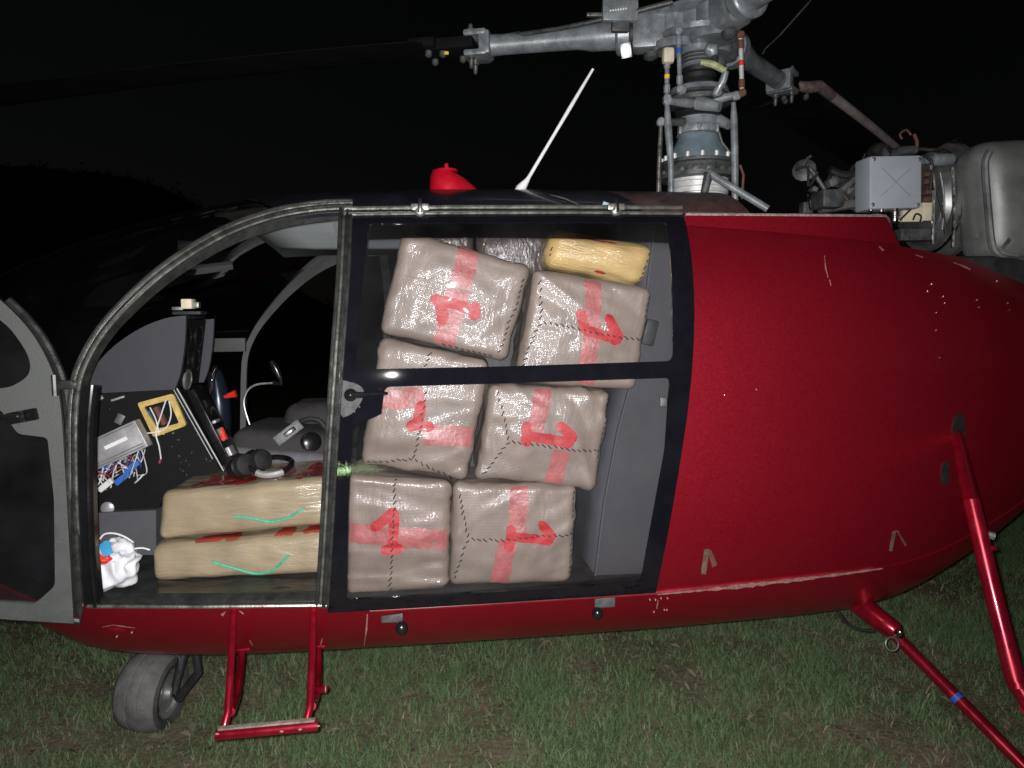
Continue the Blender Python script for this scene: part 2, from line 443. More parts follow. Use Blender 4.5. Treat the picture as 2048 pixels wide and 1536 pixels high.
def side_panel(name, outline, holes, mat, parent, off=0., thick=.012, step=.07, px=True, edge=.04, side=-1, geo=None):
    if geo is None:
        if px:
            outline = [xt(*p) for p in densify(outline, 18)]; holes = [[xt(*p) for p in densify(h, 18)] for h in holes]
        else:
            outline = densify(outline, edge); holes = [densify(h, edge) for h in holes]
        geo = triangulate(outline, holes, step)
    V, T = geo
    base = [surf(v[0], max(min(v[1], math.pi/2 - 1e-4), -math.pi/2 + 1e-4)) for v in V]
    nor = [pod_n(p) for p in base]
    vs = [p + n_ * off for p, n_ in zip(base, nor)]; fs = []
    for t in T:
        a, b, c = [vs[i] for i in t]
        fs.append(t if (b - a).cross(c - a).dot(nor[t[0]]) > 0 else t[::-1])
    ln = [nor[i] for f in fs for i in f]
    if thick:
        n = len(vs); ec = {}
        for f in fs:
            for k in range(3):
                e = (f[k], f[(k + 1) % 3]); key = tuple(sorted(e))
                ec[key] = None if key in ec else e
        inner = [p - n_ * thick for p, n_ in zip(vs, nor)]
        fi = [tuple(i + n for i in f[::-1]) for f in fs]
        ln += [-nor[i - n] for f in fi for i in f]
        allv = vs + inner; rim = []; m = {}
        def rv(i):
            if i not in m: m[i] = len(allv); allv.append(allv[i].copy())
            return m[i]
        for key, e in ec.items():
            if e: rim.append((rv(e[1]), rv(e[0]), rv(e[0] + n), rv(e[1] + n)))
        ln += [Vector((0, 0, 0))] * (4 * len(rim))
        vs = allv; fs = fs + fi + rim
    if side > 0:
        vs = [Vector((v.x, -v.y, v.z)) for v in vs]
        ln2 = []; k = 0
        for f in fs:
            q = ln[k:k + len(f)]; k += len(f); ln2 += [Vector((v.x, -v.y, v.z)) for v in q[::-1]]
        ln = ln2; fs = [f[::-1] for f in fs]
    me = bpy.data.meshes.new(name); c = sum(vs, Vector()) / len(vs)
    me.from_pydata([v - c for v in vs], [], fs); me.update()
    o = link(name, me, mat, parent, c, True, None)
    me.normals_split_custom_set([tuple(v) for v in ln])
    SP_ARGS[o.name] = (name, mat, off, thick, geo)
    return o
def plate(name, outline, y, depth, mat, parent, holes=(), bev=0, to3=None):   # flat board of real thickness, outline in photo pixels on plane Y = y
    V, T = triangulate(outline, [list(h) for h in holes], 1e6)
    f3 = to3 or (lambda p: PY(p[0], p[1], y))
    vs = [f3(v) for v in V]
    nn = Vector((0, 0, 0))
    for t in T: nn += (vs[t[1]] - vs[t[0]]).cross(vs[t[2]] - vs[t[0]])
    nn.normalize()
    if nn.dot(CAM - vs[0]) < 0: nn = -nn
    dv = (Vector((0, depth, 0)) if to3 is None else -nn * depth)
    n = len(vs); mb = MB(); allv = vs + [v + dv for v in vs]
    fs = [tuple(t) for t in T] + [tuple(i + n for i in t[::-1]) for t in T]
    from collections import Counter
    ec = Counter()
    for t in T:
        for a, b in ((0, 1), (1, 2), (2, 0)): ec[tuple(sorted((t[a], t[b])))] += 1
    for (a, b), k in ec.items():
        if k == 1: fs.append((a, b, b + n, a + n))
    mb.add(allv, fs)
    return mb.build(name, mat, parent, smooth=False)
def pod_ribbon(pts, w, off=.002, jit=0., taper=True):   # thin mark lying on the pod skin, pixels in, (verts, faces)
    pts = densify(pts, 9, False); n = len(pts); vs = []; fs = []
    for i, p in enumerate(pts):
        a = Vector(pts[max(i-1, 0)]); b = Vector(pts[min(i+1, n-1)]); t = (b - a).normalized(); q = Vector((-t.y, t.x))
        ww = w * (1 + jit * rnd.uniform(-1, 1)) * (.35 + .65 * math.sin(math.pi * (i + .3) / (n - .4)) if taper else 1)
        for sgn in (-.5, .5):
            h = hit(p[0] + q.x * ww * sgn, p[1] + q.y * ww * sgn); vs.append(h + pod_n(h) * off)
    for i in range(n - 1): fs.append((2*i, 2*i + 1, 2*i + 3, 2*i + 2))
    return vs, fs


# ================================================================== THE SETTING
def ground_mat():
    m = bpy.data.materials.new('soil and moss'); m.use_nodes = True
    n = m.node_tree.nodes; l = m.node_tree.links; b = n['Principled BSDF']; b.inputs['Roughness'].default_value = .95
    b.inputs['Specular IOR Level'].default_value = .1
    tc = n.new('ShaderNodeTexCoord')
    n1 = n.new('ShaderNodeTexNoise'); n1.inputs['Scale'].default_value = 1.7; n1.inputs['Detail'].default_value = 9; n1.inputs['Roughness'].default_value = .7
    n2 = n.new('ShaderNodeTexNoise'); n2.inputs['Scale'].default_value = 38; n2.inputs['Detail'].default_value = 6
    l.new(tc.outputs['Object'], n1.inputs['Vector']); l.new(tc.outputs['Object'], n2.inputs['Vector'])
    r1 = n.new('ShaderNodeValToRGB'); r1.color_ramp.elements[0].position = .40; r1.color_ramp.elements[1].position = .58
    r1.color_ramp.elements[0].color = (.115, .130, .075, 1); r1.color_ramp.elements[1].color = (.215, .170, .128, 1)
    l.new(n1.outputs['Fac'], r1.inputs['Fac'])
    mx = n.new('ShaderNodeMixRGB'); mx.blend_type = 'MULTIPLY'; mx.inputs['Fac'].default_value = .75
    r2 = n.new('ShaderNodeValToRGB'); r2.color_ramp.elements[0].position = .3; r2.color_ramp.elements[1].position = .7
    r2.color_ramp.elements[0].color = (.75, .75, .75, 1); r2.color_ramp.elements[1].color = (1.15, 1.12, 1.08, 1)
    l.new(n2.outputs['Fac'], r2.inputs['Fac']); l.new(r1.outputs['Color'], mx.inputs['Color1']); l.new(r2.outputs['Color'], mx.inputs['Color2'])
    l.new(mx.outputs['Color'], b.inputs['Base Color'])
    bp = n.new('ShaderNodeBump'); bp.inputs['Strength'].default_value = .5; bp.inputs['Distance'].default_value = .02
    l.new(n2.outputs['Fac'], bp.inputs['Height']); l.new(bp.outputs['Normal'], b.inputs['Normal'])
    return m
def lump(x, y):                                 # gentle relief of the field near the helicopter
    d = math.hypot(x, y)
    k = max(0, 1 - d / 14)
    return k * (.022 * noise.noise(Vector((x * 1.3, y * 1.3, 0))) + .014 * noise.noise(Vector((x * 4, y * 4, 3))))
vs = []; fs = []
gx = np.concatenate([-np.geomspace(900, 7, 14), np.linspace(-6.5, 8, 110), np.geomspace(8.5, 900, 14)])
gy = np.concatenate([-np.geomspace(900, 10, 12), np.linspace(-9.5, 9, 140), np.geomspace(9.5, 900, 14)])
for x in gx:
    for y in gy: vs.append((x, y, lump(x, y)))
ny = len(gy)
for i in range(len(gx) - 1):
    for j in range(ny - 1): fs.append((i*ny + j, (i+1)*ny + j, (i+1)*ny + j + 1, i*ny + j + 1))
gm = MB(); gm.add(vs, fs)
g = gm.build('ground', ground_mat(), None, fix=False, angle=None); g['kind'] = 'structure'

# grass: tapered bent blades, patchy, denser in tufts
def blade_mat(name, stops):
    m = bpy.data.materials.new(name); m.use_nodes = True
    n = m.node_tree.nodes; l = m.node_tree.links; b = n['Principled BSDF']
    b.inputs['Roughness'].default_value = .6; b.inputs['Specular IOR Level'].default_value = .25
    at = n.new('ShaderNodeAttribute'); at.attribute_name = 'tone'
    rp = n.new('ShaderNodeValToRGB'); e = rp.color_ramp.elements
    e[0].position, e[0].color = stops[0][0], (*stops[0][1], 1); e[1].position, e[1].color = stops[-1][0], (*stops[-1][1], 1)
    for p, c in stops[1:-1]:
        k = e.new(p); k.color = (*c, 1)
    l.new(at.outputs['Fac'], rp.inputs['Fac']); l.new(rp.outputs['Color'], b.inputs['Base Color'])
    return m
def grass_patch(name, n, area, seed, mat, hmin=.03, hmax=.095):
    rg = np.random.default_rng(seed)
    X = []; 
    x0, x1, y0, y1 = area
    pts = []
    while len(pts) < n:
        x = rg.uniform(x0, x1); y = rg.uniform(y0, y1)
        v = noise.noise(Vector((x * 1.1, y * 1.1, 5))) * .6 + noise.noise(Vector((x * 4.3, y * 4.3, 9))) * .5
        if rg.random() < min(max(.56 + v * 1.25, .14), 1): pts.append((x, y, v))
    P = np.array(pts); n = len(P)
    h = rg.uniform(hmin, hmax, n) * (0.75 + .6 * np.clip(P[:, 2] + .3, 0, 1)); h *= np.where(rg.random(n) < .03, 1.8, 1)
    a = rg.uniform(0, 2 * np.pi, n); lean = rg.uniform(.1, .95, n) * h; w = rg.uniform(.0014, .0032, n)
    la = rg.uniform(0, 2 * np.pi, n)
    z0 = np.array([lump(p[0], p[1]) for p in pts]) - .004
    V = np.zeros((n, 5, 3)); ca, sa = np.cos(a), np.sin(a); cl, sl = np.cos(la), np.sin(la)
    for k, (t, ww) in enumerate(((0, 1), (0, -1), (.55, .8), (.55, -.8), (1, 0))):
        V[:, k, 0] = P[:, 0] + ca * w * ww + cl * lean * t * t
        V[:, k, 1] = P[:, 1] + sa * w * ww + sl * lean * t * t
        V[:, k, 2] = z0 + h * (t - .25 * t * t)
    base = (np.arange(n) * 5)[:, None]
    me = bpy.data.meshes.new(name)
    tri = np.concatenate([base + np.array([0, 1, 3]), base + np.array([0, 3, 2]), base + np.array([2, 3, 4])], 1).reshape(-1)
    me.vertices.add(n * 5); me.vertices.foreach_set('co', V.reshape(-1))
    me.loops.add(len(tri)); me.loops.foreach_set('vertex_index', tri)
    nf = len(tri) // 3
    me.polygons.add(nf); me.polygons.foreach_set('loop_start', np.arange(nf) * 3)
    at = me.attributes.new('tone', 'FLOAT', 'POINT')
    tone = np.clip(rg.normal(.45, .19, n) - .25 * P[:, 2], 0, 1)
    at.data.foreach_set('value', np.repeat(tone, 5).astype(np.float32))
    me.update(calc_edges=True)
    me.materials.append(mat)
    o = bpy.data.objects.new(name, me); COL.objects.link(o); return o
GR = blade_mat('grass blades', [(0, (.062, .108, .046)), (.4, (.095, .155, .068)), (.7, (.128, .180, .086)), (.92, (.235, .225, .14)), (1, (.33, .29, .20))])
o = grass_patch('grass', 370000, (-3.4, 5.0, -1.0, 4.8), 3, GR, .022, .075)
tag(o, 'short patchy green grass of the field under the helicopter', 'grass', kind='stuff')
# dead leaves and clods lying between the blades
rg = np.random.default_rng(11); mb = MB()
for i in range(9000):
    x = rg.uniform(-3.4, 5); y = rg.uniform(-1.2, 4.4)
    v = noise.noise(Vector((x * 1.1, y * 1.1, 5))) * .6 + noise.noise(Vector((x * 4.3, y * 4.3, 9))) * .5
    if v > .1 and rg.random() < .8: continue
    L = rg.uniform(.008, .034); W = L * rg.uniform(.35, .7); a = rg.uniform(0, 6.28)
    c = Vector((x, y, lump(x, y) + rg.uniform(.003, .016)))
    u = Vector((math.cos(a), math.sin(a), rg.uniform(-.4, .4))); w = Vector((-math.sin(a), math.cos(a), rg.uniform(-.4, .4)))
    up = Vector((0, 0, L * .3))
    mb.add([c - u * L, c - w * W + up * .4, c + u * L + up * .3, c + w * W + up, c + up * .1], [(0, 1, 4), (1, 2, 4), (2, 3, 4), (3, 0, 4)])
me_l = mb.build('leaf_litter', blade_mat('dead leaves', [(0, (.10, .085, .06)), (.5, (.15, .125, .092)), (1, (.22, .18, .14))]), None, fix=False, smooth=False)
at = me_l.data.attributes.new('tone', 'FLOAT', 'POINT')
tn = np.repeat(rg.uniform(0, 1, len(me_l.data.vertices) // 5), 5).astype(np.float32); at.data.foreach_set('value', tn)
tag(me_l, 'scattered dead brown leaves and clods lying in the grass', 'leaves', kind='stuff')

# the dark wooded hill on the left
HY = 95.0
ridge = smooth_line([(-900, 300), (-400, 318), (0, 330), (110, 338), (240, 352), (330, 378), (400, 412), (470, 480), (560, 560), (680, 622), (900, 640)], 8)
vs = []; fs = []
for i, (px, py) in enumerate(ridge):
    p = PY(px, py, HY)
    for j in range(9):
        t = j / 8.0
        s = math.sin(t * math.pi) ** 1.2 if t < .5 else math.cos((t - .5) * math.pi) ** .8
        y = HY - 45 + t * 90
        z = max(p.z, 0) * s + noise.noise(Vector((p.x * .15, y * .15, 0))) * 1.0 * s - .3
        vs.append((p.x * (y - CAM.y) / (HY - CAM.y) if t < .5 else p.x, y, z))
for i in range(len(ridge) - 1):
    for j in range(8): fs.append((i*9 + j, (i+1)*9 + j, (i+1)*9 + j + 1, i*9 + j + 1))
mb = MB(); mb.add(vs, fs)
hill = mb.build('hill', M('dark scrub', (.03, .038, .025), .95, 0, var=.4, vs=.6), None, fix=True); hill['kind'] = 'structure'
mb = MB(); rg = np.random.default_rng(5)
for i in range(5200):
    k = rg.integers(0, len(ridge) - 1); t = rg.random()
    px = ridge[k][0] * (1-t) + ridge[k+1][0] * t; py = ridge[k][1] * (1-t) + ridge[k+1][1] * t
    y = HY + rg.uniform(-8, 8); p = PY(px, py, y)
    b = noise.noise(Vector((px * .045, 0, y * .3))) + .5 * noise.noise(Vector((px * .12, 2, y * .3)))
    c = Vector((p.x, y, max(p.z - .8 + rg.random() * max(0, .6 + b * 1.7), -.2)))
    s = rg.uniform(.12, .34); d1 = Vector(rg.normal(size=3)).normalized() * s; d2 = Vector(rg.normal(size=3)).normalized() * s
    mb.add([c, c + d1, c + d1 + d2, c + d2], [(0, 1, 2, 3)])
wd = mb.build('woodland', M('night foliage', (.04, .055, .03), .9, 0, var=.4, vs=1), None, fix=False, smooth=False)
tag(wd, 'far dark woodland along the crest of the hill', 'woodland', kind='stuff')

# ================================================================== THE HELICOPTER
HELI = empty('helicopter', (0, 0, 0), 'red single-rotor helicopter with black door frames, parked on grass and packed with bales', 'helicopter')

# ---- key outlines in photo pixels
ARCH_OUT = smooth_line([(706, 424), (640, 427), (560, 440), (480, 466), (410, 501), (340, 547), (280, 598), (225, 655), (188, 710), (166, 765), (158, 830), (158, 950), (162, 1060), (170, 1208)], 5)
def shift_path(path, d):                       # offset a pixel path sideways (towards its right-hand side for d > 0)
    out = []; n = len(path)
    for i, p in enumerate(path):
        a = Vector(path[max(i-1, 0)]); b = Vector(path[min(i+1, n-1)]); t = (b - a).normalized()
        out.append((p[0] + t.y * d, p[1] - t.x * d))
    return out
ARCH_IN = shift_path(ARCH_OUT, -19)
DOOR = [(705, 432), (900, 430), (1150, 430), (1366, 431)] + smooth_line([(1366, 431), (1379, 500), (1386, 590), (1385, 690), (1376, 800), (1358, 925), (1335, 1060), (1310, 1182)], 4)[1:] + [(1100, 1196), (860, 1210), (655, 1222), (667, 1000), (684, 720)]
UPWIN = round_poly([(737, 450), (1000, 449), (1335, 448), (1342, 560), (1344, 722), (1000, 733), (710, 739), (722, 600)], 14)
LOWIN = round_poly([(769, 773), (1050, 765), (1338, 755), (1328, 900), (1280, 1162), (990, 1180), (694, 1196), (698, 1000), (706, 850), (762, 828)], 12)

# ---- roof: both sides in one skin, black, and the worn brown rear part of it
def both_sides(name, outline_xt, mat, parent, off=0., thick=.012, step=.07):
    a = side_panel(name, outline_xt, [], mat, parent, off, thick, step, px=False); b = mirror(a, parent); return a, b
PI2 = math.pi / 2 - 1e-4
rail_l = xt(560, 440); rail_m = xt(706, 424); rail_r = xt(1366, 424)
roof_edge = [xt(*p) for p in densify([(575, 436), (640, 427), (706, 424), (1000, 422), (1285, 421)], 25, False)]
xb = xt(1285, 421)[0]; xf = -.80
both_sides('roof', roof_edge + [(xb - .16, PI2), (xf - .05, PI2)], ROOFM, HELI)
edge2 = [xt(*p) for p in densify([(1287, 421), (1370, 422), (1500, 424)], 25, False)]
both_sides('roof_rear', edge2 + [(edge2[-1][0] - .05, PI2), (xb - .157, PI2)], ROOFB, HELI, off=-.003)

# ---- lower hull, red, wraps under the belly to the far side
sill = [(100, 1212), (175, 1208), (300, 1209), (650, 1206), (657, 1224), (860, 1212), (1100, 1198), (1312, 1184), (1450, 1170), (1600, 1154), (1780, 1131)]
sx = [xt(*p) for p in densify(sill, 22, False)]
x_r, t_r = sx[-1]
tail = [(x_r + (3.2 - x_r) * k / 8, t_r + (-.55 - t_r) * k / 8) for k in range(1, 9)]
x_l, t_l = sx[0]
nose = [(x_l + (-2.41 - x_l) * k / 8, t_l + (-.15 - t_l) * (k / 8) ** 2) for k in range(8, 0, -1)]
LOWER = nose + sx + tail
hull, hull2 = both_sides('lower_hull', LOWER + [(3.2, -PI2), (-2.41, -PI2)], RED, HELI, off=.004)
# ---- rear side panel (near) and its far twin
edge_r = [xt(*p) for p in smooth_line([(1366, 426), (1379, 500), (1387, 590), (1386, 690), (1377, 800), (1359, 925), (1336, 1060), (1311, 1186)], 4)]
low = [q for q in (sx + tail) if q[0] > edge_r[-1][0] + .02]
top = [xt(*p) for p in densify([(1920, 515), (1800, 492), (1772, 430), (1600, 427), (1366, 426)], 30, False)]
x_t, t_t = top[0]
rear_top = [(3.2, 1.05), (x_t + .6, min(t_t, 1.0)), (x_t + .25, t_t)]
REAR = edge_r + low + rear_top + top[:-1]
rp, rp2 = both_sides('rear_side_panel', REAR, RED, HELI)
# ---- upper ledge strip of the rear panel, darker fold line under the deck edge
fl_b = densify([(1372, 452), (1500, 461), (1650, 474), (1797, 489)], 22, False); fl_t = []; vb = []
for (px, py) in fl_b:
    t = (px - 1372) / 425.0; b = hit(px, py); b = b + pod_n(b) * .003; vb.append(b)
    fl_t.append(PY(min(px, 1372 + t * 400), 430 + 3 * t, b.y + .012))
vs = vb + fl_t + [v + Vector((0, .012, 0)) for v in vb] + [v + Vector((0, .012, 0)) for v in fl_t]; n = len(vb); fs = []
for i in range(n - 1): fs += [(i, i+1, n+i+1, n+i), (2*n+i+1, 2*n+i, 3*n+i, 3*n+i+1), (n+i, n+i+1, 3*n+i+1, 3*n+i)]
fs += [(n-1, 3*n-1, 4*n-1, 2*n-1)]
dk = MB(); dk.add(vs, fs); fl = dk.build('deck_flange', RED, HELI, angle=30)
dk = MB(); dk.tube([v + Vector((0, .004, .002)) for v in fl_t], .006, 6); dk.build('deck_edge', BARE, fl)
# ---- engine deck behind the cabin
dx0 = xb - .1
mb = MB(); zd = surf(1.1, xt(1600, 427)[1]).z - .004
mb.box((1.10, 0, zd - .02), (.66, 1.12, .03))
mb.build('engine_deck', BRUSHD, HELI, smooth=False)
# ---- seam flange along the hull
def pod_line(path, off): return [(lambda h: h + pod_n(h) * off)(hit(*p)) for p in path]
mb = MB(); mb.tube(pod_line(densify([(740, 1219), (900, 1210), (1100, 1197), (1312, 1184), (1450, 1170), (1600, 1154), (1700, 1143), (1745, 1137)], 24, False), .003), .0075, 8)
seam = mb.build('hull_seam', RED_WORN, HELI)
mb = MB(); vs, fs = pod_ribbon([(1312, 1182), (1450, 1169), (1520, 1161), (1600, 1152), (1680, 1142), (1760, 1131)], 7, .016, .5); mb.add(vs, fs)
mb.build('scuff', SCRATCH, seam, fix=False, smooth=False)
# panel joint, scratches, dents, chips
for pts, w in (([(735, 1224), (733, 1255), (728, 1288)], 3.0), ([(206, 1250), (228, 1246), (272, 1252)], 1.8), ([(1315, 1196), (1312, 1214)], 2),
               ([(500, 1276), (506, 1287)], 2.5), ([(645, 1272), (640, 1290)], 2), ([(443, 1226), (452, 1220), (446, 1228)], 4), ([(480, 1218), (488, 1224)], 3), ([(240, 1208), (330, 1210), (430, 1210)], 2.5), ([(560, 1207), (640, 1205)], 2.5)):
    vs, fs = pod_ribbon(pts, w, .0075, .4); mb = MB(); mb.add(vs, fs); mb.build('paint_chip', SCRATCH, hull, fix=False, smooth=False)
for pts, w in (([(1648, 512), (1650, 535), (1655, 556)], 2.4), ([(1658, 560), (1661, 572)], 1.8), ([(1757, 494), (1766, 502)], 4), ([(1905, 526), (1925, 533), (1940, 540)], 3.5), ([(1830, 510), (1845, 516)], 2.2)):
    vs, fs = pod_ribbon(pts, w, .003, .5); mb = MB(); mb.add(vs, fs); mb.build('paint_chip', SCRATCH, rp, fix=False, smooth=False)
mb = MB(); h = hit(235, 1258); nn = pod_n(h)
mb.ball(h - nn * .006, .035, (1.3, .45, .5), 16); mb.build('dent_boss', RED, hull)
def rivets(pxs, r, mat, parent, off=.002):
    for q in pxs:
        h = hit(*q); nn = pod_n(h); mb = MB()
        mb.lathe(h + nn * (off - .004), nn, [(0, r), (.004, r), (.006, r * .7), (.007, r * .2)], 8)
        mb.build('rivet', mat, parent)
rivets([(1855, 583), (1863, 568), (1886, 593), (1889, 606), (1954, 600), (1958, 614), (1994, 562), (2015, 606), (2019, 620), (1872, 625), (1872, 660), (1879, 715), (1449, 790), (1513, 779)], .0042, CHROME, rp)
rivets([(1299, 1197), (1310, 1197), (1321, 1194), (1307, 1221), (1328, 1217), (1334, 1194), (1333, 1217), (235, 1270), (265, 1262)], .0028, SCRATCH, hull, .006)
# two torn sticker pairs, the strut openings
for quads in (([(1408, 1098), (1418, 1098), (1411, 1148), (1401, 1146)], [(1413, 1096), (1422, 1100), (1434, 1128), (1424, 1134)]), ([(1784, 1062), (1791, 1060), (1783, 1102), (1777, 1100)], [(1790, 1058), (1796, 1062), (1813, 1090), (1808, 1092)])):
    for k, q in enumerate(quads):
        side_panel('torn_sticker', q, [], (M('stained sticker', (.11, .08, .055), .6, 0, var=.5, vs=60), BROWN)[k], rp, off=.0035, thick=.001, step=.5)
def oval(cx, cy, a, b, tilt=0, n=20):
    return [(cx + a * math.cos(t) * math.cos(tilt) - b * math.sin(t) * math.sin(tilt), cy + a * math.cos(t) * math.sin(tilt) + b * math.sin(t) * math.cos(tilt)) for t in [2 * math.pi * k / n for k in range(n)]]
side_panel('strut_opening', oval(1916, 862, 13, 36, .05), [], RUBBER, rp, off=.004, thick=.003, step=.5)
side_panel('inspection_cover', oval(1889, 946, 8, 24, .06), [], RUBBER, rp, off=.004, thick=.003, step=.5)

# ---- nose glazing
arch_xt = [xt(*p) for p in ARCH_OUT]
top_pt = xt(575, 436)
wnd = [q for q in reversed(arch_xt) if q[0] < top_pt[0] + .01]
lo = [q for q in LOWER if q[0] < wnd[0][0] - .01]
WIND = lo + wnd + [top_pt, (xf - .05, PI2), (-2.41, PI2)]
ws, ws2 = both_sides('nose_glazing', WIND, GLASSN, HELI, off=-.004, thick=0, step=.08)
mb = MB(); mb.tube([surf(x, PI2, -.01) for x in np.linspace(-2.40, xf - .05, 26)], .016, 8); mb.build('nose_rib', SEALD, HELI)

# ---- front opening frame: band plus the parallel seal rods on it (near and far)
band = ARCH_OUT + ARCH_IN[::-1]
fr = side_panel('door_frame', band, [], SEAL, HELI, off=.004, thick=.035, step=.09)
fm = mirror(fr, HELI); fm.data.materials[0] = M('far frame paint', (.085, .088, .088), .6, 0, var=.2, vs=12)
for d, r, m in ((-2, .0045, RAIL), (-8, .006, SEALD), (-13, .0045, RAIL), (-18, .006, SEAL)):
    mb = MB(); mb.tube(pod_line(shift_path(ARCH_OUT, d), .010), r, 8); rod = mb.build('seal_rod', m, fr)
POST = [(706, 424), (700, 560), (688, 720), (676, 900), (668, 1050), (658, 1208)]
post_out = POST; post_in = [(p[0] - 26, p[1]) for p in POST]
po = side_panel('door_post', post_out + post_in[::-1], [], SEAL, HELI, off=.005, thick=.06, step=.09); mirror(po, HELI)
for d, r, m in ((3, .006, SEAL), (10, .008, SEALD), (17, .0045, RAIL), (24, .006, SEAL)):
    mb = MB(); mb.tube(pod_line([(p[0] - d, p[1]) for p in smooth_line(POST, 4)], .012), r, 8); mb.build('seal_rod', m, po)
# front pillar: dark, glossy, from the elbow of the arch down to the sill
pil = smooth_line([(160, 770), (152, 860), (152, 980), (156, 1100), (166, 1206)], 4)
pl = side_panel('front_pillar', pil + [(p[0] + 38, p[1]) for p in pil[::-1]], [], SEALD, HELI, off=.008, thick=.02, step=.09); pl.data.materials[0] = GLOSSB
mb = MB(); mb.tube(pod_line([(p[0] + 30, p[1]) for p in pil], .014), .007, 8); mb.build('seal_rod', GLOSSB, pl)
for q in ((138, 768), (152, 1190)):
    h = hit(*q); mb = MB(); mb.box(h + Vector((0, -.02, 0)), (.05, .03, .028), bev=.005); mb.tube([h + Vector((-.02, -.04, -.03)), h + Vector((-.02, -.04, .03))], .009, 8); mb.build('hinge', SEALD, pl)
# sill strip
sl = side_panel('door_sill', [(175, 1197), (400, 1197), (655, 1195), (656, 1206), (400, 1208), (175, 1208)], [], SEAL, HELI, off=.006, thick=.03, step=.12)
mb = MB(); mb.tube(pod_line(densify([(180, 1207), (400, 1208), (655, 1205)], 25, False), .012), .006, 8); mb.build('seal_rod', RAIL, sl)
# ---- roof rail along the doors, with its two roller hinges
rl = MB(); path = densify([(690, 426), (900, 423), (1150, 422), (1362, 424)], 30, False)
rl.tube(pod_line(path, .016), .0075, 8)
rail = rl.build('roof_rail', RAIL, HELI)
mb = MB(); mb.tube(pod_line([(p[0], p[1] + 9) for p in path], .012), .006, 8); mb.build('rail_lip', RAIL, rail)
for q in ((840, 430), (1230, 429)):
    h = hit(*q); nn = pod_n(h); mb = MB()
    mb.box(h + nn * .02 + Vector((0, 0, .008)), (.058, .016, .022), bev=.004); mb.ball(h + nn * .022 + Vector((0, 0, -.008)), .021, (1, .5, .9), 12)
    k = mb.build('rail_roller', RAIL, rail); mb = MB(); mb.box(h + nn * .036, (.014, .012, .045), bev=.003); mb.build('roller_clip', GLOSSB, rail)

# ---- rear sliding door: black frame with two panes
DR = empty('rear_door', hit(1010, 1200), parent=HELI)
dfr = side_panel('frame', DOOR, [UPWIN, LOWIN], BLACK, DR, off=.009, thick=.008, step=.06)
def grow(poly, k):
    c = Vector((sum(p[0] for p in poly) / len(poly), sum(p[1] for p in poly) / len(poly)))
    return [tuple(c + (Vector(p) - c) * (1 + k)) for p in poly]
for wpoly in (UPWIN, LOWIN):
    side_panel('window_pane', grow(wpoly, .012), [], GLASS, DR, off=.004, thick=0, step=.05)
# far side door: same frame
fo = mirror(dfr, HELI); fo.name = 'far_door_frame'
# handle on its riveted plate
plate_px = smooth_line([(682, 766), (700, 764), (718, 770), (728, 782), (724, 800), (712, 818), (698, 830), (682, 828)], 3, True)
hp = side_panel('handle_plate', plate_px, [], PLATEM, DR, off=.012, thick=.003, step=.5)
for i in range(10):
    a = 2 * math.pi * i / 10; q = (703 + 20 * math.cos(a), 797 + 27 * math.sin(a)); h = hit(*q); nn = pod_n(h); mb = MB()
    mb.lathe(h + nn * .012, nn, [(0, .0028), (.002, .0025), (.003, .001)], 7); mb.build('rivet', BRUSHD, hp)
h = hit(702, 789); nn = pod_n(h); mb = MB(); mb.lathe(h + nn * .012, nn, [(0, .02), (.02, .019), (.026, .012), (.03, .002)], 16)
e1 = hit(775, 785) + nn * .034
mb.tube([h + nn * .03, h + nn * .034 + Vector((.03, 0, 0)), e1], [.012, .009, .004], 8); mb.build('handle', GLOSSB, DR)
side_panel('lock_cover', [(705, 812), (764, 775), (763, 826), (707, 848)], [], BLACK, DR, off=.0115, thick=.003, step=.5)
h = hit(1324, 803); mb = MB(); mb.box(h + pod_n(h) * .01, (.022, .014, .03), bev=.003); mb.build('latch_pin', HEADD, DR)
# two lower catches with black knobs
for q, r in (((803, 1234), .021), ((1190, 1206), .019)):
    h = hit(*q); nn = pod_n(h); mb = MB(); mb.box(h + nn * .012 + Vector((-.03 if q[0] < 1000 else .03, 0, .012)), (.07, .012, .034), bev=.004)
    c = mb.build('door_catch', HEADD, hull); mb = MB(); mb.ball(h + nn * .035 + Vector((0, 0, -.006)), r, (1, 1, 1.15), 16); mb.build('catch_knob', GLOSSB, hull)

# ---- open front door, swung forward on its hinges
HX = hit(150, 1000); A = Vector((HX.x, HX.y - .02, 0)); DD = Vector((-math.cos(R(14)), -math.sin(R(14)), 0)); DN = DD.cross(Vector((0, 0, 1)))
def on_door(p):
    d = ray(p[0], p[1]); t = (A - CAM).dot(DN) / d.dot(DN); return CAM + d * t
FD = empty('front_door', on_door((147, 1245)), parent=HELI)
d_out = smooth_line([(-470, 452), (-330, 455), (-200, 480), (-90, 535), (0, 600), (60, 662), (99, 730), (120, 805), (131, 960), (139, 1100), (147, 1247)], 5) + [(0, 1238), (-250, 1232), (-470, 1228)]
d_w1 = smooth_line([(-430, 500), (-320, 500), (-200, 530), (-90, 585), (0, 640), (36, 678), (58, 718), (57, 748), (32, 768), (0, 777), (-120, 790), (-430, 800)], 4, True)
d_w2 = round_poly([(-430, 840), (-60, 826), (0, 818), (36, 868), (95, 875), (108, 1000), (110, 1172), (70, 1208), (0, 1204), (-430, 1196)], 10)
plate('frame', d_out, 0, .022, GREYP, FD, [d_w1, d_w2], to3=on_door)
for wp in (d_w1, d_w2):
    pn = plate('window_pane', grow(wp, .01), 0, .003, GLASSO, FD, to3=lambda p: on_door(p) + (Vector((0, .012, 0))))
mb = MB()
sp = [on_door(p) + Vector((0.01, .02, 0)) for p in d_out[20:52]]
mb.tube(sp, .012, 8); mb.build('edge_seal', SEALD, FD)
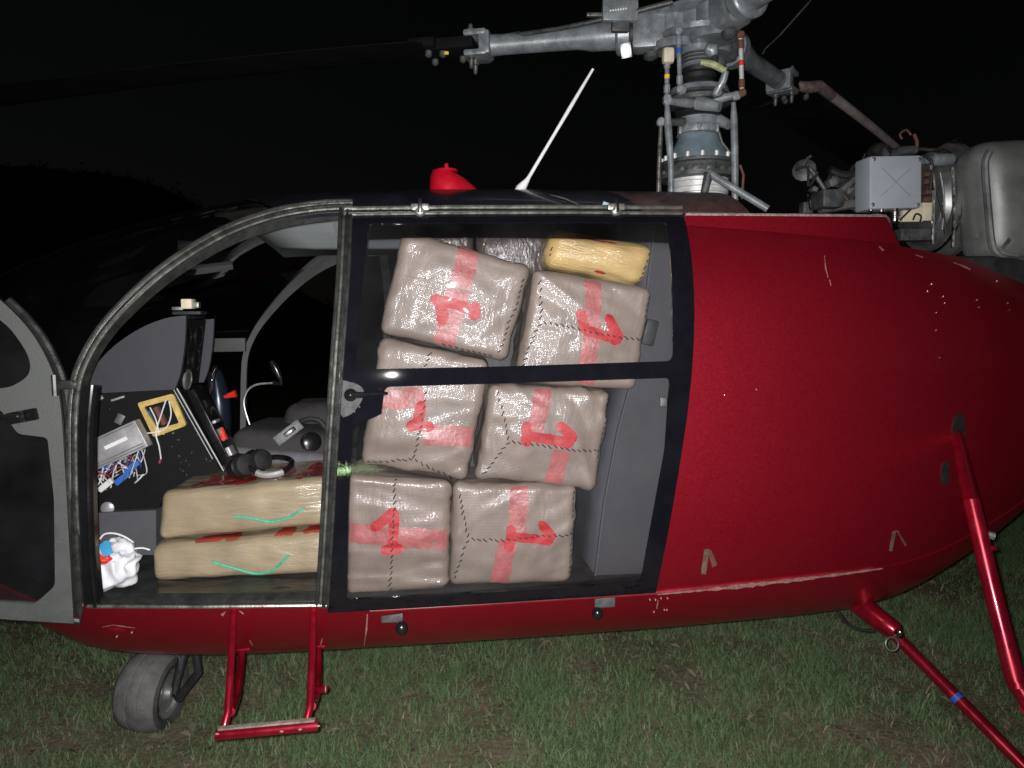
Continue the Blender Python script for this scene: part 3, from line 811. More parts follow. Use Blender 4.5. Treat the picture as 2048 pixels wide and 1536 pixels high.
hc = on_door((48, 832)); mb = MB(); mb.box(hc + Vector((0, -.008, 0)), (.085, .014, .035), Matrix.Rotation(R(-10), 3, 'Y'), bev=.006); mb.lathe(hc + Vector((0, -.01, 0)), (0, -1, 0), [(0, .018), (.02, .016), (.024, .004)], 14)
mb.tube([hc + Vector((0, -.03, 0)), hc + Vector((-.06, -.035, .003)), hc + Vector((-.14, -.03, .0))], [.009, .008, .006], 8); mb.build('handle', GLOSSB, FD)

# dark lining added inside the nose so the flash-lit red hull reads as shade
LIN = [(-2.38, -.16)] + [q for q in LOWER if -2.38 < q[0] < wnd[0][0] + .15] + [(wnd[0][0] + .15, -PI2), (-2.38, -PI2)]
ln_, ln2_ = both_sides('nose_dark_lining', LIN, PANELB, HELI, off=-.012, thick=.004, step=.09)

# ================================================================== CABIN INTERIOR
ZF = .790
mb = MB(); mb.box((-.32, 0, ZF - .02), (2.1, 1.46, .04), bev=.01); mb.build('cabin_floor', FLOORM, HELI)
# slanted rear bulkhead the bales lean on, and the flat trim panel between it and the door edge
TRIM_L = [(1309, 448), (1300, 520), (1285, 640), (1262, 760), (1234, 862), (1207, 1005), (1178, 1235)]
YT = -.60
plate('side_trim', TRIM_L + [(1326, 1235), (1372, 1000), (1398, 800), (1404, 620), (1390, 448)], YT, .012, GREYT, HELI)
near = [PY(px, py, YT + .02) for px, py in TRIM_L]; vs = []; fs = []
for p_ in near:
    for y in np.linspace(YT + .02, .66, 7): vs.append((p_.x - .06 * (y - YT), y, p_.z))
for i in range(len(near) - 1):
    for j in range(6): fs.append((i*7 + j, i*7 + j + 1, (i+1)*7 + j + 1, (i+1)*7 + j))
mb = MB(); mb.add(vs, fs); bh = mb.build('rear_bulkhead', GREYD, HELI); bh.modifiers.new('thickness', 'SOLIDIFY').thickness = .02
mb = MB(); mb.tube([PY(px + 2, py, YT - .004) for px, py in TRIM_L], .004, 6); mb.build('bulkhead_seam', GREYD, bh)
for q in ((1284, 466), (1238, 462)):
    mb = MB(); c = PY(q[0], q[1], -.50); mb.box(c, (.022, .02, .055), bev=.006); mb.build('belt_anchor', RUBBER, bh)
mb = MB(); mb.box(PY(1300, 665, -.615), (.045, .02, .09), Matrix.Rotation(R(14), 3, 'Y'), bev=.008); mb.build('trim_socket', RUBBER, bh)
# ceiling, tilted down at the far side to catch more of the flash
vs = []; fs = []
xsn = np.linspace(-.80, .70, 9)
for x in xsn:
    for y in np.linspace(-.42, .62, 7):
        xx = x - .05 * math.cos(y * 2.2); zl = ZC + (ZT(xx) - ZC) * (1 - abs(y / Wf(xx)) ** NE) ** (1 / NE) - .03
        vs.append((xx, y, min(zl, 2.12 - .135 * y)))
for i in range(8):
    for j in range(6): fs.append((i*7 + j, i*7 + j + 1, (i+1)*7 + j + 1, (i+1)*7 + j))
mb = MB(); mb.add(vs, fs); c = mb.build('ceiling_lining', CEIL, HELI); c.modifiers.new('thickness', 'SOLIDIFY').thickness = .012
# cross bar of the far door opening
mb = MB(); mb.box((PY(452, 690, .84).x, .84, PY(452, 690, .84).z), (.20, .03, .07), bev=.005); mb.build('far_sill_bar', GREYF, HELI)
# inner post in the upper corner
plate('corner_gusset', [(662, 436), (686, 436), (694, 476), (672, 474)], -.45, .015, GREYP, HELI)

# ---- rounded boxes whose front face is a quad given in photo pixels
class RBox:
    def __init__(s, quad, y, depth, r=.035, amp=.006, seed=0, ys=None, sag=.0, bulge=.02, fr=9.0, tilt=(0, 0, 0), fold=0.):
        s.fold = fold
        s.q = [Vector(p) for p in quad]                       # TL TR BR BL
        ys = ys or [y] * 4
        s.c = [PY(p[0], p[1], yy) for p, yy in zip(quad, ys)]
        s.dv = Vector((tilt[0], depth, tilt[2])); s.r = r; s.amp = amp; s.seed = seed; s.bulge = bulge; s.fr = fr
        s.a = ((s.c[1] - s.c[0]).length + (s.c[2] - s.c[3]).length) / 4; s.b = ((s.c[0] - s.c[3]).length + (s.c[1] - s.c[2]).length) / 4; s.d = depth / 2
        s.nf = (s.c[1] - s.c[0]).cross(s.c[0] - s.c[3]).normalized()
        if s.nf.y > 0: s.nf = -s.nf
    def at(s, u, v, w):                                       # u right, v up, w: -1 front .. 1 back
        q = Vector((u * s.a, v * s.b, w * s.d)); r = min(s.r, .9 * min(s.a, s.b, s.d))
        inn = Vector((max(min(q.x, s.a - r), -s.a + r), max(min(q.y, s.b - r), -s.b + r), max(min(q.z, s.d - r), -s.d + r)))
        dd = q - inn
        loc_n = dd.normalized() if dd.length > 1e-7 else Vector((0, 0, -1))
        if dd.length > r: q = inn + loc_n * r
        u2, v2, w2 = q.x / s.a, q.y / s.b, q.z / s.d
        bg = s.bulge * (1 - u2*u2) * (1 - v2*v2)
        su, sv = (u2 + 1) / 2, (v2 + 1) / 2
        p = (s.c[3] * (1-su) + s.c[2] * su) * (1-sv) + (s.c[0] * (1-su) + s.c[1] * su) * sv
        p = p + s.dv * ((w2 + 1) / 2)
        wn_ = (s.c[1] - s.c[0]).normalized() * loc_n.x + (s.c[0] - s.c[3]).normalized() * loc_n.y - s.nf * loc_n.z
        if w2 < 0: p = p + s.nf * bg * (-w2)
        k = Vector((u2 * s.a * s.fr * .55 + s.seed * 7.3, v2 * s.b * s.fr + s.seed * 3.1, w2 * s.d * s.fr))
        dn = noise.noise(k) * s.amp + noise.noise(k * 2.7) * s.amp * .45 + (abs(noise.noise(k * 1.6 + Vector((9, 2, 4)))) - .25) * s.amp * .9
        if s.fold:
            ca, sa = math.cos(s.seed * 1.9), math.sin(s.seed * 1.9)
            kk = Vector(((k.x * ca - k.y * sa) * .35, (k.x * sa + k.y * ca) * 1.3, k.z * .6 + s.seed))
            e = max(abs(u2), abs(v2))
            dn += s.fold * max(0, 1 - 3.2 * abs(noise.noise(kk))) ** 2 * (.35 + .65 * e * e) - s.fold * .5 * max(0, 1 - 4 * abs(noise.noise(kk * 2.1 + Vector((3, 7, 1)))))
        return p + wn_ * dn
    def uv(s, px, py):                                        # photo pixel -> (u, v) on the front face
        u = v = .5
        P = Vector((px, py)); TL, TR, BR, BL = s.q
        for _ in range(14):
            f = (BL*(1-u) + BR*u)*(1-v) + (TL*(1-u) + TR*u)*v - P
            fu = (BR - BL)*(1-v) + (TR - TL)*v; fv = (TL*(1-u) + TR*u) - (BL*(1-u) + BR*u)
            det = fu.x * fv.y - fu.y * fv.x
            u -= (f.x * fv.y - f.y * fv.x) / det; v -= (fu.x * f.y - fu.y * f.x) / det
        return 2*u - 1, 2*v - 1
    def surf(s, px, py, off):
        u, v = s.uv(px, py); u = max(min(u, 1), -1); v = max(min(v, 1), -1)
        return s.at(u, v, -1) + s.nf * off
    def mesh(s, name, mat, parent=None, n=36):
        bm = bmesh.new(); uvl = bm.loops.layers.uv.new('UVMap')
        cache = {}
        def vert(u, v, w):
            k = (round(u, 5), round(v, 5), round(w, 5))
            if k not in cache: cache[k] = bm.verts.new(s.at(u, v, w))
            return cache[k]
        L = [-1 + 2 * i / n for i in range(n + 1)]
        # finer rows near the edges so the rounding is smooth
        L = [math.copysign(1 - (1 - abs(t)) ** 1.35, t) for t in L]
        faces = (lambda a, b: (a, b, -1), lambda a, b: (a, b, 1), lambda a, b: (-1, a, b), lambda a, b: (1, a, b), lambda a, b: (a, -1, b), lambda a, b: (a, 1, b))
        for fi, fn in enumerate(faces):
            for i in range(n):
                for j in range(n):
                    q = [fn(L[i], L[j]), fn(L[i+1], L[j]), fn(L[i+1], L[j+1]), fn(L[i], L[j+1])]
                    try: f = bm.faces.new([vert(*t) for t in q])
                    except ValueError: continue
                    for lp, t in zip(f.loops, q):
                        m = [(t[0]*s.a, t[1]*s.b), (t[0]*s.a, t[1]*s.b), (t[2]*s.d, t[1]*s.b), (t[2]*s.d, t[1]*s.b), (t[0]*s.a, t[2]*s.d), (t[0]*s.a, t[2]*s.d)][fi]
                        lp[uvl].uv = m
                    f.smooth = True
        bmesh.ops.recalc_face_normals(bm, faces=bm.faces)
        c = Vector()
        for v in bm.verts: c += v.co
        c /= len(bm.verts)
        for v in bm.verts: v.co -= c
        me = bpy.data.meshes.new(name); bm.to_mesh(me); bm.free()
        return link(name, me, mat, parent, c, smooth=True, angle=None)
    def ribbon(s, pts, w, off=.0015, round_ends=True, jit=.0, across=4):
        pts = densify(pts, 5, False); n = len(pts); vs = []; fs = []
        tot = sum((Vector(pts[i+1]) - Vector(pts[i])).length for i in range(n-1)); run = 0
        for i, p in enumerate(pts):
            a = Vector(pts[max(i-1, 0)]); b = Vector(pts[min(i+1, n-1)]); t = (b - a).normalized(); q = Vector((-t.y, t.x))
            if i: run += (Vector(pts[i]) - Vector(pts[i-1])).length
            ww = w
            if round_ends:
                e = min(run, tot - run) / (w * .5)
                ww = w * math.sqrt(max(1 - (1 - min(e, 1)) ** 2, .06))
            jl = 1 + jit * noise.noise(Vector((p[0] * .09, p[1] * .09, s.seed + 1))); jr = 1 + jit * noise.noise(Vector((p[0] * .09, p[1] * .09, s.seed + 8)))
            for k in range(across + 1):
                f = -.5 + k / across; f *= jl if f < 0 else jr
                vs.append(s.surf(p[0] + q.x * ww * f, p[1] + q.y * ww * f, off))
        m = across + 1
        for i in range(n - 1):
            for k in range(across): fs.append((i*m + k, i*m + k + 1, (i+1)*m + k + 1, (i+1)*m + k))
        return vs, fs

def decal(box, name, strokes, w, mat, parent, off=.0022, round_ends=True, jit=.25, kind=None):
    for i, st in enumerate(strokes):
        mb = MB(); vs, fs = box.ribbon(smooth_line(st, 4) if len(st) > 2 else st, w, off + .0004 * i, round_ends, jit); mb.add(vs, fs)
        o = mb.build(name, mat, parent, fix=False, angle=None)
        # face the viewer side of the sack
        me = o.data
        if sum((p.normal.dot(box.nf) for p in me.polygons)) < 0: me.flip_normals()
def stitches(box, paths, parent, step=11, dash=9, w=2.6):
    mb = MB()
    for path in paths:
        d = densify(path, step, False)
        for i in range(len(d) - 1):
            a = Vector(d[i]); b = Vector(d[i+1]); t = (b - a).normalized(); q = Vector((-t.y, t.x)); m = (a + b) / 2
            sl = (t * .85 + q * rnd.uniform(.35, .75)).normalized() * dash * rnd.uniform(.38, .6); jj = q * rnd.uniform(-1.5, 1.5)
            e0 = box.surf(*(m - sl + jj), .002); e1 = box.surf(*(m + sl + jj), .002); mid = box.surf(*(m + jj), .0045)
            mb.tube([e0, mid, e1], w * .5 * mpp(-.7), 5)
    o = mb.build('stitching', STITCH, parent, fix=False); o['kind'] = 'stuff'

def bale(name, quad, y, depth, label, cat, mat, seed, **k):
    mk = {kk: k.pop(kk) for kk in ('n',) if kk in k}
    bx = RBox(quad, y, depth, seed=seed, **k)
    o = bx.mesh(name, mat, None, **mk); tag(o, label, cat, 'bales packed in the helicopter cabin')
    return bx, o

# ---------------------------------------------------------------- the bales behind the door window
bA, oA = bale('bale', [(806, 458), (1062, 532), (1012, 722), (758, 664)], -.66, .34, 'beige bale tilted atop the stack, creased across above its red mark', 'bale', SACK, 1, r=.026, amp=.005, bulge=.014, fr=8, fold=0.004)
decal(bA, 'tape_strip', [[(938, 488), (925, 550), (905, 620), (886, 692)]], 44, TAPE, oA, .0015, False)
decal(bA, 'painted_mark', [[(860, 597), (905, 606), (942, 620)], [(876, 604), (884, 630), (882, 650)], [(946, 604), (950, 620), (944, 640)]], 22, PAINT1, oA, .0035)
decal(bA, 'fold', [[(778, 545), (850, 560), (940, 582), (1030, 610)]], 5, SACK, oA, .005, True)
stitches(bA, [[(1046, 555), (1036, 600), (1016, 650), (996, 708)], [(880, 690), (930, 702), (985, 716)]], oA)
bB, oB = bale('bale', [(1070, 536), (1306, 578), (1272, 780), (1028, 768)], -.68, .34, 'beige bale right under the yellow bale, leaning on the grey bulkhead', 'bale', SACK, 2, r=.026, amp=.005, bulge=.014, fr=8, fold=0.006)
decal(bB, 'tape_strip', [[(1184, 556), (1184, 620), (1178, 690), (1170, 772)]], 33, TAPE, oB, .0015, False)
decal(bB, 'painted_mark', [[(1156, 618), (1165, 648), (1172, 668)], [(1162, 660), (1200, 668), (1240, 684)], [(1212, 628), (1224, 655), (1240, 682)]], 20, PAINT1, oB, .0035)
stitches(bB, [[(1080, 558), (1081, 600), (1081, 642)], [(1080, 644), (1060, 690), (1040, 745)], [(1084, 643), (1150, 656), (1220, 672), (1294, 680)], [(1301, 590), (1296, 640), (1290, 690)]], oB)
bC, oC = bale('bale', [(762, 676), (980, 722), (932, 962), (718, 930)], -.67, .34, 'beige bale beside the door handle, the red mark crossed by an upright seam', 'bale', SACK, 3, r=.026, amp=.005, bulge=.014, fr=8, fold=0.007)
decal(bC, 'tape_strip', [[(764, 796), (800, 798), (848, 790)], [(846, 868), (900, 870), (946, 874)]], 40, TAPE, oC, .0015, False)
decal(bC, 'painted_mark', [[(843, 800), (838, 830), (830, 856)], [(812, 852), (840, 848), (868, 854)]], 22, PAINT1, oC, .0035)
stitches(bC, [[(862, 704), (848, 735)], [(852, 778), (846, 820), (838, 870), (826, 918)], [(826, 918), (780, 922), (730, 926)], [(826, 918), (860, 936), (905, 958)]], oC)
bD, oD = bale('bale', [(980, 766), (1224, 782), (1194, 982), (950, 956)], -.68, .34, 'crumpled beige bale with a broad red mark, midway up the pile by the bulkhead', 'bale', SACK, 4, r=.026, amp=.005, bulge=.014, fr=8, fold=0.009)
decal(bD, 'tape_strip', [[(1086, 772), (1080, 810), (1068, 860)], [(1122, 900), (1112, 940), (1102, 974)]], 34, TAPE, oD, .0015, False)
decal(bD, 'painted_mark', [[(1050, 842), (1052, 870), (1050, 892)], [(1050, 868), (1090, 876), (1146, 886)], [(1110, 848), (1132, 860), (1148, 882)]], 21, PAINT1, oD, .0035)
stitches(bD, [[(992, 780), (1004, 820), (1018, 880)], [(1018, 880), (995, 910), (966, 950)], [(1020, 882), (1080, 888), (1140, 898), (1208, 902)], [(1218, 792), (1214, 850), (1202, 920)]], oD)
bE, oE = bale('bale', [(696, 946), (902, 964), (896, 1180), (690, 1196)], -.69, .34, 'beige bale on the cabin floor beside the door post, red mark over pink band', 'bale', SACK, 5, r=.026, amp=.005, bulge=.014, fr=8, fold=0.008)
decal(bE, 'tape_strip', [[(697, 1066), (760, 1066), (830, 1074), (898, 1078)]], 40, TAPE, oE, .0015, False)
decal(bE, 'painted_mark', [[(742, 1056), (765, 1040), (792, 1014)], [(790, 1016), (788, 1050), (784, 1094)], [(762, 1098), (786, 1094), (806, 1092)]], 20, PAINT1, oE, .0035)
stitches(bE, [[(790, 950), (788, 1010), (784, 1090), (780, 1186)], [(705, 1190), (740, 1188), (770, 1186)]], oE)
bF, oF = bale('bale', [(906, 966), (1156, 972), (1144, 1166), (900, 1174)], -.69, .34, 'square beige bale on the cabin floor against the bulkhead, stitched like an envelope', 'bale', SACK, 6, r=.026, amp=.005, bulge=.014, fr=8, fold=0.006)
decal(bF, 'tape_strip', [[(1038, 968), (1037, 1010), (1030, 1060)], [(1018, 1080), (1006, 1120), (998, 1170)]], 36, TAPE, oF, .0015, False)
decal(bF, 'painted_mark', [[(1021, 1048), (1020, 1072), (1014, 1102)], [(1018, 1070), (1060, 1074), (1106, 1080)], [(1078, 1040), (1090, 1056), (1108, 1076)]], 19, PAINT1, oF, .0035)
stitches(bF, [[(918, 986), (926, 1030), (937, 1075)], [(937, 1075), (922, 1115), (908, 1160)], [(940, 1076), (1010, 1078), (1080, 1070), (1150, 1068)], [(1152, 980), (1150, 1050), (1142, 1150)]], oF)
bG, oG = bale('bale', [(1104, 452), (1312, 492), (1286, 574), (1086, 530)], -.58, .36, 'small yellow film-wrapped bale smeared with red on its top', 'bale', SACKY, 7, r=.045, amp=.007, bulge=.02)
decal(bG, 'painted_mark', [[(1150, 464), (1190, 470), (1235, 482)]], 11, PAINT1, oG, .003); decal(bG, 'painted_mark', [[(1186, 546), (1210, 551)]], 9, PAINT1, oG, .003)
stitches(bG, [[(1303, 500), (1296, 530), (1284, 565)], [(1100, 490), (1094, 515)]], oG)
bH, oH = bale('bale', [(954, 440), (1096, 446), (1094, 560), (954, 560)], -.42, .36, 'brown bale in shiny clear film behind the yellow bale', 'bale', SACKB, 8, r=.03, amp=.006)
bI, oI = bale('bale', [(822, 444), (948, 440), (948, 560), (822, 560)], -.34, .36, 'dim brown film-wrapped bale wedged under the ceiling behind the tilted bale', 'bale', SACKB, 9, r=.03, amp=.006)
# plywood load board the back row stands on
mb = MB(); q = PY(960, 566, -.30); mb.box((q.x - .02, -.12, q.z - .02), (.52, .46, .03), bev=.004); mb.box((q.x - .02, -.12, (q.z + ZF) / 2 - .02), (.50, .40, q.z - ZF - .03), bev=.01); lb = mb.build('load_box', FLOORM, HELI)
# ---------------------------------------------------------------- the two long packages in the front
bJ, oJ = bale('package', [(322, 984), (690, 952), (690, 1049), (316, 1083)], -.60, .40, 'upper long tan package in glossy film with red smears on top', 'package', SACK2, 12, r=.028, amp=.005, bulge=.012)
bK, oK = bale('package', [(302, 1092), (690, 1058), (690, 1146), (302, 1166)], -.63, .42, 'lower long tan package in glossy film under another one, next to the white bag', 'package', SACK2, 13, r=.03, amp=.005, bulge=.012)
def cord(box, pts, parent):
    mb = MB(); mb.tube([box.surf(p[0], p[1], .004) for p in smooth_line(pts, 6)], .0042, 7); mb.build('green_cord', GREEN, parent)
cord(bJ, [(468, 1031), (500, 1034), (540, 1042), (575, 1034), (610, 1013)], oJ)
cord(bK, [(424, 1121), (470, 1135), (510, 1146), (545, 1138), (578, 1108)], oK)
def top_patch(box, u0, u1, w0, w1, parent, name='red_smear', mat=None):  # a smear lying on the top face
    vs = []; fs = []; n, m = 26, 10
    for i in range(n + 1):
        for j in range(m + 1):
            u = u0 + (u1 - u0) * i / n; w = w0 + (w1 - w0) * j / m
            e_ = min(i, n - i) / n; w = w0 + (w - w0) * min(1, (.35 + 3 * e_)) + .22 * noise.noise(Vector((u * 9, w * 2, box.seed))); u += .06 * noise.noise(Vector((u * 3, w * 8, 4)))
            p = box.at(u, 1, max(min(w, .98), -.985)); vs.append(p + Vector((0, -.001, .0025)))
    for i in range(n):
        for j in range(m): fs.append((i*(m+1) + j, (i+1)*(m+1) + j, (i+1)*(m+1) + j + 1, i*(m+1) + j + 1))
    mb = MB(); mb.add(vs, fs); o = mb.build(name, mat or REDTOP, parent, fix=True, angle=None); return o
top_patch(bJ, -.72, -.05, -.80, -.05, oJ); top_patch(bJ, .02, .36, -.72, .3, oJ); top_patch(bJ, .42, .9, -.85, .5, oJ)
top_patch(bK, -.55, -.1, -.99, -.6, oK); top_patch(bK, .25, .5, -.99, -.5, oK); top_patch(bK, .56, .74, -.99, -.5, oK)

# ---------------------------------------------------------------- black film sheet on the sill
vs = []; fs = []
nx, nyy = 90, 26
for i in range(nx + 1):
    for j in range(nyy + 1):
        px = 315 + (655 - 315) * i / nx; t = j / nyy
        a = PY(px, 1196 - 3 * (i / nx), -.85); b = PY(px - 2, 1170 - 14 * (i / nx), -.655)
        p = a.lerp(b, t); p.z = max(p.z, ZF + .004)
        p.z += .010 * abs(noise.noise(Vector((p.x * 9, p.y * 14, 2)))) + .020 * max(0, noise.noise(Vector((p.x * 4, p.y * 7, 7))))
        vs.append(p)
for i in range(nx):
    for j in range(nyy): fs.append((i*(nyy+1) + j, (i+1)*(nyy+1) + j, (i+1)*(nyy+1) + j + 1, i*(nyy+1) + j + 1))
mb = MB(); mb.add(vs, fs); bs_ = mb.build('plastic_sheet', BPLASTIC, None, angle=None); bs_.modifiers.new('thickness', 'SOLIDIFY').thickness = .003
tag(bs_, 'crumpled black plastic sheet on the door sill below the tan packages', 'plastic sheet')

# ---------------------------------------------------------------- white carrier bag
def crumple(c, rx, ry, rz, seed, zmin):
    bm = bmesh.new(); bmesh.ops.create_icosphere(bm, subdivisions=5, radius=1)
    for v in bm.verts:
        d = v.co.normalized()
        k = 1 + .22 * noise.noise(d * 1.7 + Vector((seed, 0, 0))) - .5 * (abs(noise.noise(d * 1.5 + Vector((0, seed, 0)))) - .2) + .03 * noise.noise(d * 4 + Vector((seed, 2, 0)))
        p = Vector((d.x * rx, d.y * ry, d.z * rz)) * k
        if d.z > .3: p.x *= 1 - .35 * (d.z - .3); p.z += .012 * noise.noise(d * 6)
        v.co = c + p
        if v.co.z < zmin: v.co.z = zmin + .003 * noise.noise(d * 9)
    mb = MB(); bm.verts.index_update(); mb.add([v.co.copy() for v in bm.verts], [tuple(v.index for v in f.verts) for f in bm.faces]); bm.free(); return mb
BG = empty('carrier_bag', PY(225, 1165, -.66), 'crumpled white carrier bag with blue print and something red inside, beside the tan packages', 'bag')
bc = PY(224, 1128, -.64)
crumple(bc, .088, .085, .078, 3.0, ZF + .002).build('bag_film', BAGM, BG, angle=None)
bw = PY(200, 1150, -.66); crumple(bw, .05, .05, .045, 8.0, ZF + .002).build('bag_fold', BAGM, BG, angle=None)
mb = MB(); p0 = PY(212, 1098, -.715); mb.box(p0, (.035, .004, .045), Matrix.Rotation(R(-25), 3, 'Y') @ Matrix.Rotation(R(-18), 3, 'X'), bev=.001); mb.build('blue_print', CYAN, BG)
crumple(PY(205, 1118, -.715), .026, .016, .016, 5, 0).build('red_packet', REDPL, BG)
crumple(PY(188, 1112, -.71), .014, .012, .018, 6, 0).build('blue_packet', DARKBLUE, BG)
mb = MB(); mb.tube([PY(*p, -.60) for p in smooth_line([(200, 1078), (210, 1068), (230, 1067), (250, 1074), (268, 1086)], 5)], .0032, 7)
mb.tube([PY(*p, -.60) for p in smooth_line([(264, 1098), (285, 1096), (300, 1100)], 5)], .003, 7); mb.build('white_cable', WHITE, BG)
# ---------------------------------------------------------------- phone lying on the floor
PH = empty('mobile_phone', PY(300, 1194, -.74), 'black mobile phone with a pale edge on the door sill by the white bag', 'phone')
fa = PY(260, 1195, -.80); fb = PY(336, 1190, -.80); bb = PY(342, 1152, -.68); ba = PY(288, 1154, -.68)
for q in (fa, fb, bb, ba): q.z = ZF + .002
up = Vector((0, 0, .009)); mb = MB(); t_ = [fa, fb, fb + (bb - fa) * 0 + (ba - fa), ba]
t_ = [fa, fb, bb, ba]
mb.add([q for q in t_] + [q + up for q in t_], [(0, 1, 2, 3), (4, 7, 6, 5), (0, 4, 5, 1), (1, 5, 6, 2), (2, 6, 7, 3), (3, 7, 4, 0)]); mb.build('phone_body', GLOSSB, PH, smooth=False)
mb = MB(); ed = (fb - fa).normalized(); mb.box((fa + fb) / 2 + Vector((0, -.002, .0045)), ((fb - fa).length + .002, .006, .0085), bev=.002); mb.build('phone_edge', M('pale blue case edge', (.50, .70, .85), .4), PH)

# ---------------------------------------------------------------- headset on the upper package
HSY = -.42
def lat_disc(mb, c, ax, r, t): mb.lathe(Vector(c) - Vector(ax).normalized() * t / 2, ax, [(0, r * .75), (t * .15, r * .95), (t * .5, r), (t * .85, r * .93), (t, r * .6)], 20)
zt_ = bJ.at(-.2, 1, 0).z
HS = empty('headset', (PY(520, 950, HSY).x, HSY, zt_), 'black padded headset lying on the upper tan package', 'headset')
c1 = PY(478, 932, HSY - .07); c1.z = max(c1.z, zt_ + .036); c2 = PY(512, 922, HSY + .04); c2.z = max(c2.z, zt_ + .036)
for c in (c1, c2):
    mb = MB(); lat_disc(mb, c, (.75, -.62, .2), .046, .052); mb.build('ear_cup', GLOSSB, HS)
    mb = MB(); lat_disc(mb, c + Vector((.026, -.02, .008)), (.75, -.62, .2), .040, .028); mb.build('ear_pad', RUBBER, HS)
band = [c1 + Vector((.01, -.01, .02)), PY(520, 948, HSY - .10), PY(560, 946, HSY - .10), PY(582, 930, HSY - .05), PY(578, 918, HSY + .02), PY(550, 914, HSY + .06), c2 + Vector((.01, .02, .0))]
for q in band: q.z = max(q.z, zt_ + .012)
bl = smooth_line([tuple(q) for q in band], 6); mb = MB(); mb.tube(bl, .010, 8); mb.build('headband', GLOSSB, HS)
mb = MB(); mb.tube(bl[5:14], .0125, 8); mb.build('band_clip', SILVER, HS)
# second headset with silver slider on the seat
HS2 = empty('headset', PY(590, 880, -.05), 'headset with a silver slider lying on the grey seat', 'headset')
ax = PY(552, 884, -.20); bx_ = PY(602, 846, -.17); dr = (bx_ - ax).normalized()
mb = MB(); mb.box((ax + bx_) / 2, ((bx_ - ax).length, .012, .045), Matrix(((dr.x, 0, -dr.z), (dr.y, 1, 0), (dr.z, 0, dr.x))), bev=.004); mb.build('slider', HEADD, HS2)
mb = MB(); mb.box((ax + bx_) / 2 + Vector((.006, -.007, .004)), (.05, .006, .018), Matrix(((dr.x, 0, -dr.z), (dr.y, 1, 0), (dr.z, 0, dr.x))), bev=.002); mb.build('slider_slot', GLOSSB, HS2)
mb = MB(); lat_disc(mb, PY(622, 884, -.20), (.5, -.8, .2), .04, .05); mb.build('ear_cup', GLOSSB, HS2)
mb = MB(); mb.tube([tuple(PY(*p, -.03)) for p in smooth_line([(596, 846), (620, 838), (642, 845), (652, 868), (640, 884)], 5)], .011, 8); mb.build('headband', RUBBER, HS2)

# ---------------------------------------------------------------- seats
ST = empty('front_seat', PY(560, 930, .0), parent=HELI)
def rb(name, quad, y, depth, mat, parent, **k):
    mk = {kk: k.pop(kk) for kk in ('n',) if kk in k}
    b = RBox(quad, y, depth, **k); return b.mesh(name, mat, parent, **mk), b
rb('cushion', [(470, 858), (690, 866), (690, 925), (440, 925)], -.14, .45, SEATM, ST, r=.04, amp=.006, n=14)
rb('cushion_edge', [(450, 892), (690, 912), (690, 935), (446, 935)], -.17, .06, SEATL, ST, r=.018, amp=.003, n=10)
rb('bolster', [(572, 808), (690, 808), (690, 868), (556, 868)], .10, .30, SEATM, ST, r=.05, amp=.006, n=12)
rb('seat_box', [(440, 925), (690, 925), (690, 1040), (440, 1040)], -.12, .42, GREYD, ST, r=.01, amp=.0, n=8)

# ---------------------------------------------------------------- pedestal, hood and instruments
PD = empty('console', PY(280, 1040, -.30), parent=HELI)
cut = [(276, 810), (345, 789), (370, 848), (308, 872)]
cut2 = [(168, 890), (205, 880), (262, 856), (296, 880), (290, 915), (262, 950), (215, 980), (168, 996)]
board = [(120, 786), (356, 779), (372, 800), (440, 940), (330, 985), (312, 1032), (120, 1032)]
plate('pedestal_board', board, -.34, .02, PANELB, PD, [cut, cut2])
plate('pedestal_body', [(130, 782), (352, 782), (370, 802), (436, 938), (330, 982), (310, 1050), (130, 1050)], -.24, .30, PANELB, PD)
yf = round_poly([(274, 806), (346, 787), (373, 851), (307, 875)], 6); yi = round_poly([(287, 814), (338, 800), (358, 846), (315, 858)], 4)
plate('cutout_frame', yf, -.352, .012, YFRAME, PD, [yi])
plate('lower_carpet', [(120, 1030), (312, 1020), (312, 1110), (120, 1110)], -.37, .08, GREYD, PD)
mb = MB(); kc = PY(216, 1016, -.345); mb.lathe(kc, (0, -1, 0), [(0, .024), (.006, .024), (.010, .018), (.012, .004)], 20); mb.build('lightening_cap', SILVER, PD)
# radio face on the sloping edge
fx = PY(405, 860, -.36); sl_ = (PY(445, 940, -.36) - PY(362, 776, -.36)); ang = math.atan2(sl_.x, -sl_.z)
RT = Matrix.Rotation(-ang, 3, 'Y')
mb = MB(); mb.box(fx + Vector((.03, .06, 0)), (.03, .14, sl_.length * .96), RT, bev=.004); rf = mb.build('radio_face', GLOSSB, PD)
for t, w, hgt, m, name in ((.20, .05, .03, PANELB, 'radio_unit'), (.42, .06, .012, SILVER, 'radio_label'), (.58, .05, .05, BRUSHD, 'radio_unit'), (.82, .06, .06, SILVER, 'switch_guard')):
    c = PY(362, 776, -.36) + sl_ * t + Vector((.052, .04, .0)); mb = MB(); mb.box(c, (.012, w, hgt), RT, bev=.003); mb.build(name, m, rf)
c = PY(362, 776, -.36) + sl_ * .50 + Vector((.06, .03, 0)); mb = MB(); mb.tube([c, c + Vector((.012, -.01, -.045))], [.008, .014], 8); mb.build('red_flag', REDPL, rf)
mb = MB(); mb.tube([PY(353, 776, -.352), PY(447, 942, -.352)], .004, 6); mb.tube([PY(347, 779, -.352), PY(425, 918, -.352)], .0025, 6); mb.build('edge_trim', BRUSH, PD)
rg = np.random.default_rng(4)
